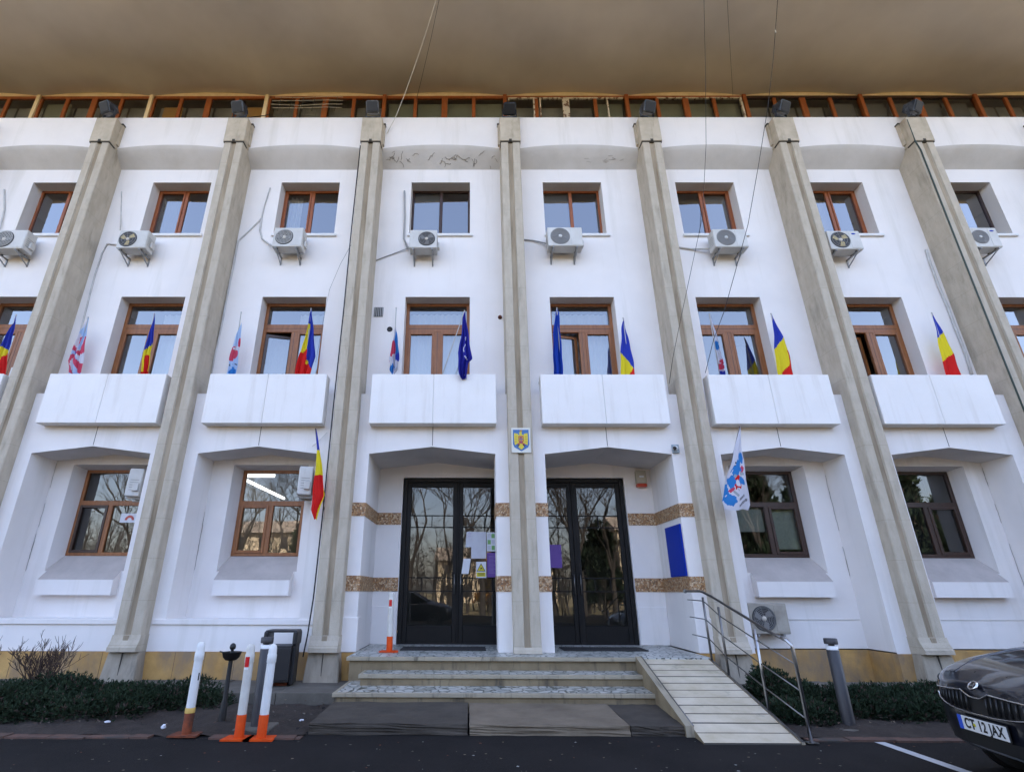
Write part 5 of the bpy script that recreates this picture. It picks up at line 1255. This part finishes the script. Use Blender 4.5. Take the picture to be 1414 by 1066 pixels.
# litter on the soil and asphalt
rl = random.Random(21)
for (x, y, lab, s) in ((-4.72, -2.72, 'crumpled white paper ball on the kerb left of the rusty post', .028), (-5.86, -1.98, 'white scrap lying in the left hedge', .02), (-3.16, -2.35, 'white scrap of paper on the soil right of the white post', .03), (-5.55, -2.5, 'curved white strip on the soil before the left hedge', .035)):
    mb = MB(); b = bmesh.new(); bmesh.ops.create_icosphere(b, subdivisions=2, radius=s)
    for v in b.verts: v.co *= rl.uniform(.75, 1.2)
    mb.addbm(b, paper_w, Matrix.Translation((x, y, .055+s*.6)) @ (Matrix.Scale(.35, 4, Vector((0, 0, 1))) if 'ball' not in lab else Matrix.Identity(4))); b.free()
    tag(mb.build('litter', origin=(x, y, .06)), lab, 'litter')
mb = MB()
for _ in range(520):
    x = rl.uniform(-9, 8); y = -3.0-4.5*rl.random()**1.4; s = rl.uniform(.005, .02); a = rl.uniform(0, 6)
    mb.face([(x+s*math.cos(a+j*PI/2)*rl.uniform(.5, 1.3), y+s*math.sin(a+j*PI/2)*rl.uniform(.5, 1.3), .006) for j in range(4)], rl.choice([pipe_grey, pavement, pavement, slab_pale, post_rust]))
for _ in range(520):
    x = rl.choice([rl.uniform(-9, -3), rl.uniform(2.95, 7)]); y = rl.uniform(-2.8, -1.2); s = rl.uniform(.008, .022); a = rl.uniform(0, 6)
    mb.face([(x+s*math.cos(a+j*PI/2)*rl.uniform(.5, 1.3), y+s*math.sin(a+j*PI/2)*rl.uniform(.5, 1.3), .095+rl.uniform(0, .02)) for j in range(4)], rl.choice([twig, twig, pavement, slab_pale, kerb_red]))
o = mb.build('grit', fix=False); tag(o, 'pale grit and leaf scraps scattered over the asphalt and soil', 'grit', kind='stuff')

# ================================================================== car
def loft_body(stations, nseg):
    mb = MB(); rings = []
    for (x, w, zb, zs, zt) in stations:
        half = [(0, zb), (w*.62, zb), (w*.90, zb+.03), (w*.975, zb+.12), (w, zb+(zs-zb)*.45), (w*.99, zb+(zs-zb)*.75), (w*.955, zs), (w*.86, zs+(zt-zs)*.55), (w*.66, zt-.012), (w*.36, zt), (0, zt+.004)]
        ring = [(x, y, z) for y, z in half]+[(x, -y, z) for y, z in reversed(half[1:-1])]
        rings.append(ring)
    i = 0; k = mb.mi(car_paint)
    for r_ in rings: mb.v += r_
    n = len(rings[0])
    for a in range(len(rings)-1):
        for j in range(n):
            mb.f.append((a*n+j, a*n+(j+1) % n, (a+1)*n+(j+1) % n, (a+1)*n+j)); mb.m.append(k); mb.sm.append(True)
    mb.f.append(tuple(range(n))); mb.m.append(k); mb.sm.append(True)
    mb.f.append(tuple((len(rings)-1)*n+j for j in reversed(range(n)))); mb.m.append(k); mb.sm.append(True)
    return mb
def make_car(label, pos, heading, text=True):
    """nose at the local origin, body along -x"""
    M = Matrix.Translation(pos) @ Matrix.Rotation(heading, 4, 'Z')
    t = bpy.data.objects.new('parked_car', None); COL.objects.link(t); t.matrix_world = M; tag(t, label, 'car', 'parked cars')
    def add(name, mb, par=t, sub=0):
        o = mb.build(name, fix=True); o.parent = par
        if sub:
            md = o.modifiers.new('smooth', 'SUBSURF'); md.levels = sub; md.render_levels = sub
        return o
    nz = lambda y: .004-.30*(abs(y)/.84)**3.1
    S = [(.0, .36, .40, .72, .82), (-.035, .50, .34, .74, .85), (-.09, .63, .29, .76, .88), (-.17, .75, .26, .80, .925), (-.30, .84, .25, .86, .98), (-.55, .885, .25, .92, 1.045), (-.95, .90, .25, .98, 1.11), (-1.35, .905, .25, 1.0, 1.15),
         (-2.3, .905, .25, .99, 1.13), (-3.4, .90, .26, 1.0, 1.12), (-3.95, .86, .30, 1.0, 1.10), (-4.25, .78, .36, .95, 1.04), (-4.36, .66, .45, .88, .96)]
    body = add('body', loft_body(S, 0), t, 2)
    # greenhouse
    G = [(-1.20, .80, .98, 1.10), (-1.95, .62, 1.0, 1.50), (-2.6, .63, 1.0, 1.54), (-3.3, .60, 1.0, 1.50), (-4.05, .70, 1.0, 1.10)]
    mb = MB()
    top = [(x, w, zt) for x, w, _, zt in G]
    for (x0, w0, z0), (x1, w1, z1) in zip(top, top[1:]):
        glassy = (x0 == -1.20 or x1 == -4.05)
        mb.face([(x0, -w0, z0), (x0, w0, z0), (x1, w1, z1), (x1, -w1, z1)], car_glass if glassy else car_paint, True)
        for s in (-1, 1): mb.face([(x0, s*w0, z0), (x1, s*w1, z1), (x1, s*.83, 1.0), (x0, s*.83, 1.0)], car_glass, False)
    add('cabin', mb)
    mb = MB()
    for s in (-1, 1):
        for (x0, z0, x1, z1, w0, w1) in ((-1.2, 1.10, -1.95, 1.505, .81, .63), (-2.62, 1.0, -2.60, 1.54, .835, .64), (-3.3, 1.50, -4.05, 1.09, .61, .72)):
            mb.tube([(x0, s*w0, z0), (x1, s*w1, z1)], .035, car_paint, 6)
        mb.tube([(-1.9, s*.635, 1.505), (-2.6, s*.645, 1.545), (-3.35, s*.61, 1.50)], .025, car_paint, 6)
    add('roof_pillars', mb)
    # bonnet creases
    mb = MB()
    for s in (-1, 1):
        mb.tube([(-.13, s*.38, .893), (-.40, s*.46, 1.0), (-.8, s*.54, 1.075), (-1.25, s*.60, 1.132)], .012, car_paint, 6)
        mb.tube([(-.16, s*.17, .912), (-.5, s*.20, 1.03), (-1.2, s*.24, 1.136)], .009, car_paint, 6)
    add('bonnet_crease', mb)
    # grille with chrome surround, notch under the badge
    def topz(y): a = abs(y); return .735 if a < .06 else (.735+.045*(min(a, .15)-.06)/.09 if a < .15 else .78-.03*(a-.15)/.4)
    def botz(y): return .605+.06*(abs(y)/.55)**3
    N = 44; ys = [-.55+1.1*j/N for j in range(N+1)]
    mb = MB()
    for a, b in zip(ys, ys[1:]): mb.face([(nz(a)+.012, a, botz(a)), (nz(b)+.012, b, botz(b)), (nz(b)+.004, b, topz(b)), (nz(a)+.004, a, topz(a))], car_black)
    for j in range(-9, 10):
        y = j*.054
        if abs(y) < .07: continue
        mb.tube([(nz(y)+.02, y, botz(y)+.015), (nz(y)+.024, y, (botz(y)+topz(y))/2), (nz(y)+.014, y, topz(y)-.015)], .009, car_black, 6)
    add('grille', mb)
    mb = MB(); loop = [(nz(y)+.022, y, topz(y)) for y in ys]+[(nz(.55)+.012, .565, .71)]+[(nz(y)+.028, y, botz(y)) for y in reversed(ys)]+[(nz(.55)+.012, -.565, .71)]
    mb.tube(loop+[loop[0]], .0075, chrome, 8, cap=False); add('chrome_surround', mb)
    for s in (-1, 1):
        mb = MB()
        P = lambda y, z, d=0: (nz(y)+.016+d, s*y, z)
        q = [.575, .63, .69, .75, .80, .83]
        for a, b in zip(q, q[1:]):
            mb.face([P(a, .695-.03*(a-.575)/.25), P(b, .695-.03*(b-.575)/.25), P(b, .80+.035*(b-.575)/.25, -.02), P(a, .80+.035*(a-.575)/.25, -.02)], head_glass, True)
        h = add('headlight', mb)
        mb = MB(); mb.tube([P(a, .70-.03*(a-.575)/.25, .006) for a in q], .006, refl_white, 6); add('light_strip', mb, h)
        mb = MB(); mb.lathe([(0, .0), (.022, .0), (.028, .004)], steel_dark, Matrix.Translation(P(.70, .745, -.012)) @ Matrix.Rotation(PI/2, 4, 'Y'), 16); add('lens', mb, h)
        mb = MB(); mb.rbox(-.22, -.150, min(s*.60, s*.70), max(s*.60, s*.70), .36, .42, head_glass, .01); add('fog_light', mb)
    mb = MB()
    for a, b in zip([-.5+.05*j for j in range(20)], [-.45+.05*j for j in range(20)]): mb.face([(nz(a)+.01, a, .345), (nz(b)+.01, b, .345), (nz(b)+.012, b, .44), (nz(a)+.012, a, .44)], car_black)
    add('lower_intake', mb)
    mb = MB(); mb.rbox(.022, .034, -.27, .27, .445, .575, car_black, .004); mb.rbox(.033, .04, -.26, .26, .455, .565, plate_w, .002); mb.rbox(.0395, .0415, -.262, -.215, .454, .566, plate_b, .001)
    pl = add('licence_plate', mb)
    if text:
        cu = bpy.data.curves.new('plate_lettering', 'FONT'); cu.body = 'CT 12 JAX'; cu.size = .098; cu.align_x = 'CENTER'; cu.align_y = 'CENTER'; cu.extrude = .0008; cu.space_character = 1.08; cu.offset = .0028
        tmp = bpy.data.objects.new('tmp', cu); COL.objects.link(tmp)
        dg = bpy.context.evaluated_depsgraph_get(); me = bpy.data.meshes.new_from_object(tmp.evaluated_get(dg)); bpy.data.objects.remove(tmp)
        me.materials.clear(); me.materials.append(sign_black)
        w_ = max(v.co.x for v in me.vertices)-min(v.co.x for v in me.vertices); k = .42/w_
        for v in me.vertices: c = v.co; v.co = Vector((.0418+c.z, c.x*k+.022, .51+c.y*1.12))
        o = bpy.data.objects.new('plate_lettering', me); COL.objects.link(o); o.parent = pl
        mb = MB(); mb.lathe([(0, .001), (.013, .001), (.014, 0)], sign_yellow, Matrix.Translation((.042, -.078, .51)) @ Matrix.Rotation(PI/2, 4, 'Y'), 16); add('inspection_sticker', mb, pl)
    # round badge
    B = Matrix.Translation((-.008, 0, .815)) @ Matrix.Rotation(math.radians(50), 4, 'Y')
    mb = MB(); mb.lathe([(0, .030), (.034, .030), (.036, .034), (.045, .034), (.047, .02)], chrome, B, 24); mb.lathe([(0, .0315), (.033, .0315)], car_black, B, 24)
    mb.face([B @ Vector(p) for p in ((-.004, -.026, .033), (.010, -.026, .033), (.010, .010, .033), (.022, .022, .033), (-.018, .024, .033), (-.022, .008, .033), (-.006, .008, .033))], chrome)
    add('badge', mb)
    for (wx) in (-.84, -3.46):
        for s in (-1, 1):
            W = Matrix.Translation((wx, s*.80, .325)) @ Matrix.Rotation(-s*PI/2, 4, 'X')
            mb = MB(); mb.lathe([(.20, .10), (.29, .118), (.322, .10), (.325, 0), (.322, -.08), (.2, -.08)], rubber, W, 32); mb.lathe([(.0, .06), (.345, .06), (.36, .112), (.352, .113), (.338, .09)], car_black, W, 32); o = add('wheel', mb)
            mb = MB(); mb.lathe([(0, .108), (.05, .11), (.06, .10)], steel, W, 16)
            for j in range(5): mb.box(.04, .205, -.02, .02, .09, .108, steel, W @ Matrix.Rotation(j*2*PI/5, 4, 'Z'))
            mb.lathe([(.195, .095), (.21, .112), (.205, .09)], steel, W, 32); add('rim', mb, o)
    for s in (-1, 1):
        mb = MB(); mb.rbox(-1.62, -1.50, min(s*.86, s*1.0), max(s*.86, s*1.0), 1.0, 1.12, car_paint, .03); add('side_mirror', mb)
    return t
make_car('black car parked along the kerb at the right edge, showing its grille and plate', Vector((3.46+.04, -4.755, 0)), PI-.087)
make_car('dark car parked across the road behind the viewer', Vector((-1.9, -15.2, 0)), 0.05, text=False)

# ================================================================== the park opposite (seen mirrored in the glass)
mb = MB(); mb.box(-60, 60, -19.0, -18.5, -.05, .34, pavement); tag(mb.build('garden_wall', origin=(0, -18.7, 0)), 'low pale garden wall along the park across the road', 'wall')
def bare_tree(x, y, h, label, seed, depth=6, rad=.2, fork=.25):
    r = random.Random(seed); t = thing('bare_tree', (x, y, 0), label, 'tree', 'bare trees in the park across the road')
    tr = MB(); cr_m = MB()
    def grow(p, d, ln, ra, dep, mb, sides):
        pts = [p]; q = p.copy(); dd = d.copy()
        for i in range(4):
            dd = (dd+Vector((r.uniform(-.16, .16), r.uniform(-.16, .16), r.uniform(-.03, .10)))).normalized(); q = q+dd*ln/4; pts.append(q.copy())
        mb.tube(pts, ra, bark, sides, taper=[ra*(1-.10*i) for i in range(5)], cap=False)
        if dep == 0: return
        for j in range(3 if dep < 5 else 2):
            a = pts[r.randint(2, 4)] if j else pts[4]
            e = (dd*(1.0 if j == 0 else .8)+Vector((r.uniform(-.7, .7), r.uniform(-.7, .7), r.uniform(-.2, .45)))).normalized()
            grow(a, e, ln*r.uniform(.62, .88), ra*r.uniform(.5, .66), dep-1, cr_m, 5 if dep > 3 else 3)
    pts = [Vector((x, y, -.1)), Vector((x+r.uniform(-.1, .1), y, h*.12)), Vector((x+r.uniform(-.2, .2), y, h*fork))]
    tr.tube(pts, rad, bark, 12, taper=[rad*1.25, rad, rad*.9], cap=False); tr.build('trunk', t)
    for j in range(3): grow(pts[-1], Vector((r.uniform(-.45, .45), r.uniform(-.4, .4), 1)).normalized(), h*.20, rad*.62, depth-1, cr_m, 7)
    cr_m.build('crown', t, fix=False)
for i, (x, y, h) in enumerate(((-4.9, -21.5, 15), (-.2, -23, 14), (6.2, -22.5, 15), (11.5, -24, 16), (-10.5, -23, 15), (-17, -25, 14), (3.2, -29, 17), (18.5, -24, 15), (-7.5, -31, 17), (9, -34, 17), (-27, -30, 15), (28, -30, 15))):
    bare_tree(x, y, h, ['tall bare tree with thick leaning trunk opposite the left door', 'forked bare tree opposite the middle pier', 'dense bare tree opposite the right door', 'bare tree opposite the ramp', 'bare tree opposite the hedge on the left', 'bare tree opposite the left end of the facade', 'farther bare tree in the second row opposite the right door', 'bare tree opposite the parked car', 'farther bare tree in the second row opposite the left bays', 'farther bare tree in the second row opposite the ramp', 'bare tree at the far left of the park', 'bare tree at the far right of the park'][i], 40+i, rad=.17+.02*(i % 3), fork=.2+.02*(i % 4))
for i, (x, y, h, lab) in enumerate(((2.4, -24.5, 13, 'slender bare tree between the two door axes'), (-7.6, -25, 14, 'bare tree opposite the black litter bin'), (9.0, -25.5, 14, 'bare tree opposite the blue panel side'), (-2.6, -27, 15, 'bare tree in the gap opposite the entrance steps'), (14.8, -28, 15, 'tall bare tree opposite the right grey bollard'), (-13.4, -27, 15, 'tall bare tree opposite the leftmost window'), (22, -31, 16, 'tall bare tree behind the right evergreens'), (5.0, -26.5, 12, 'low branching bare tree behind the dense one opposite the right door'))):
    bare_tree(x, y, h, lab, 90+i, rad=.15+.02*(i % 3), fork=.16+.02*(i % 4))
def thicket(label, x0, x1, y0, y1, h, n, seed):
    r = random.Random(seed); mb = MB()
    for _ in range(n):
        x, y = r.uniform(x0, x1), r.uniform(y0, y1); hh = h*r.uniform(.5, 1.1); p = Vector((x, y, -.1)); d = Vector((r.uniform(-.15, .15), r.uniform(-.15, .15), 1))
        mb.tube([p, p+d*hh*.5, p+d*hh], .06, bark, 4, taper=[.07, .045, .01], cap=False)
        for j in range(16):
            a = p+d*hh*r.uniform(.2, .95); e = Vector((r.uniform(-1, 1), r.uniform(-1, 1), r.uniform(.1, 1.1))).normalized()*hh*r.uniform(.12, .3)
            mb.tube([a, a+e*.6+Vector((0, 0, .1)), a+e], .02, bark, 3, taper=[.028, .02, .008], cap=False)
            for q in range(3):
                b_ = a+e*r.uniform(.4, 1); f = Vector((r.uniform(-1, 1), r.uniform(-1, 1), r.uniform(-.1, 1))).normalized()*hh*.1
                mb.tube([b_, b_+f], .01, bark, 3, taper=[.014, .006], cap=False)
    o = mb.build('woodland', fix=False); tag(o, label, 'woodland', kind='stuff')
thicket('far thicket of bare young trees filling the park behind the road', -55, 55, -52, -36, 9.5, 420, 31)
thicket('bare undergrowth along the near edge of the park', -40, 40, -33, -24, 4.2, 160, 33)
def crown_tree(x, y, h, label, seed, m, m2, wd=1.0):
    t = thing('evergreen_tree', (x, y, 0), label, 'tree', 'evergreens in the park across the road'); r = random.Random(seed)
    mb = MB(); mb.tube([(x, y, -.1), (x, y, h*.5)], .14, bark, 8); mb.build('trunk', t)
    mb = MB(); bl = [(x+wd*r.uniform(-.9, .9)*(1-q/7), y+r.uniform(-.9, .9), h*(.22+.105*q), wd*(1.6-.15*q), wd*(1.5-.15*q), h*.14) for q in range(7)]
    foliage(mb, bl, int(4200*wd*wd), m, m2, seed, size=(.28, .6)); mb.build('crown', t, fix=False)
crown_tree(19.5, -26, 10.5, 'broad dark evergreen opposite the parked car', 13, juniper, juniper2, 2.0)
crown_tree(25.0, -27, 12.0, 'tallest dark evergreen at the right of the park', 14, juniper, juniper2, 2.2)
crown_tree(31.0, -27, 11.0, 'dark evergreen right of the tallest one', 16, juniper, juniper2, 2.2)
crown_tree(37.0, -27, 11.5, 'dark evergreen at the far right end of the park', 17, juniper, juniper2, 2.2)
crown_tree(12.8, -30, 7.5, 'dark evergreen behind the bare trees opposite the ramp', 15, juniper, juniper2)
crown_tree(8.6, -27, 6.5, 'dark evergreen between bare trees opposite the right door', 3, juniper, juniper2)
crown_tree(-13.5, -28, 6.0, 'dark evergreen at the left of the park', 4, juniper, juniper2)
yl = mat('autumn_leaf', (0.42, 0.30, 0.03), 0.7, col2=(0.32, 0.20, 0.02), scale=2.0); yl2 = mat('autumn_leaf_brown', (0.30, 0.14, 0.03), 0.7)
crown_tree(-9.3, -33, 6.0, 'small yellow-leaved tree in the park opposite the office window', 6, yl, yl2)
crown_tree(1.5, -36, 5.0, 'russet-leaved small tree in the park opposite the doors', 7, yl2, yl)
for (x0, x1, y, h, lab) in ((-34, -12, -62, 9, 'cream apartment block beyond the park on the left'), (-6, 12, -70, 6, 'low cream building beyond the park opposite the doors'), (20, 44, -64, 10, 'cream apartment block beyond the park on the right')):
    t = thing('distant_building', ((x0+x1)/2, y, 0), lab, 'building'); mb = MB(); mb.box(x0, x1, y-8, y, 0, h, far_wall); mb.build('wall', t)
    mb = MB(); mb.prism([(y-8.5, h), (y+.5, h), (y-4, h+2.2)], 'x', x0-.4, x1+.4, far_roof); mb.build('roof', t)
    for z in range(1, int(h)-1, 3):
        for j in range(int((x1-x0)/3)):
            mb = MB(); mb.box(x0+1+3*j, x0+2.2+3*j, y-.1, y+.02, z, z+1.5, sign_black); mb.build('window', t)

# ================================================================== light, sky, camera
SUN_EL, SUN_AZ = math.radians(46), math.radians(12)    # azimuth measured from +Y (behind the building) towards +X
sdir = Vector((math.sin(SUN_AZ)*math.cos(SUN_EL), math.cos(SUN_AZ)*math.cos(SUN_EL), math.sin(SUN_EL)))
sl = bpy.data.lights.new('sun', 'SUN'); sl.energy = 5.0; sl.angle = math.radians(.5); sl.color = (1.0, .93, .82)
so = bpy.data.objects.new('sun', sl); COL.objects.link(so); so.location = (0, 20, 60)
so.rotation_euler = sdir.to_track_quat('Z', 'Y').to_euler()
w = bpy.data.worlds.new('World'); scene.world = w; w.use_nodes = True
nt = w.node_tree; bg = nt.nodes['Background']
sky = nt.nodes.new('ShaderNodeTexSky'); sky.sky_type = 'NISHITA'; sky.sun_disc = False
sky.sun_elevation = SUN_EL; sky.sun_rotation = SUN_AZ; sky.air_density = 1.0; sky.dust_density = 3.0; sky.ozone_density = 1.7
hz = nt.nodes.new('ShaderNodeMix'); hz.data_type = 'RGBA'; hz.blend_type = 'MULTIPLY'; hz.inputs['Factor'].default_value = 1.0
L(nt, sky.outputs['Color'], hz.inputs['A']); hz.inputs['B'].default_value = (1.13, 1.0, .97, 1); L(nt, hz.outputs['Result'], bg.inputs['Color']); bg.inputs['Strength'].default_value = 0.15
cam = bpy.data.cameras.new('camera'); co = bpy.data.objects.new('camera', cam); COL.objects.link(co)
cam.sensor_fit = 'HORIZONTAL'; cam.sensor_width = 36.0; cam.lens = 36.0*FPX/1414.0; cam.shift_x = (707-CXP)/1414.0; cam.shift_y = 0.0
cam.clip_start = .05; cam.clip_end = 1500
Rm = Matrix((R1, U1, -F0)).transposed()
co.matrix_world = Matrix.Translation(CAMP) @ Rm.to_4x4()
scene.camera = co
scene.view_settings.view_transform = 'Standard'; scene.view_settings.look = 'None'; scene.view_settings.exposure = 2.72; scene.view_settings.gamma = 1.0
scene.view_settings.use_curve_mapping = False
scene.cycles.max_bounces = 8; scene.cycles.transparent_max_bounces = 12; scene.cycles.caustics_reflective = False; scene.cycles.caustics_refractive = False
scene.cycles.sample_clamp_indirect = 6.0
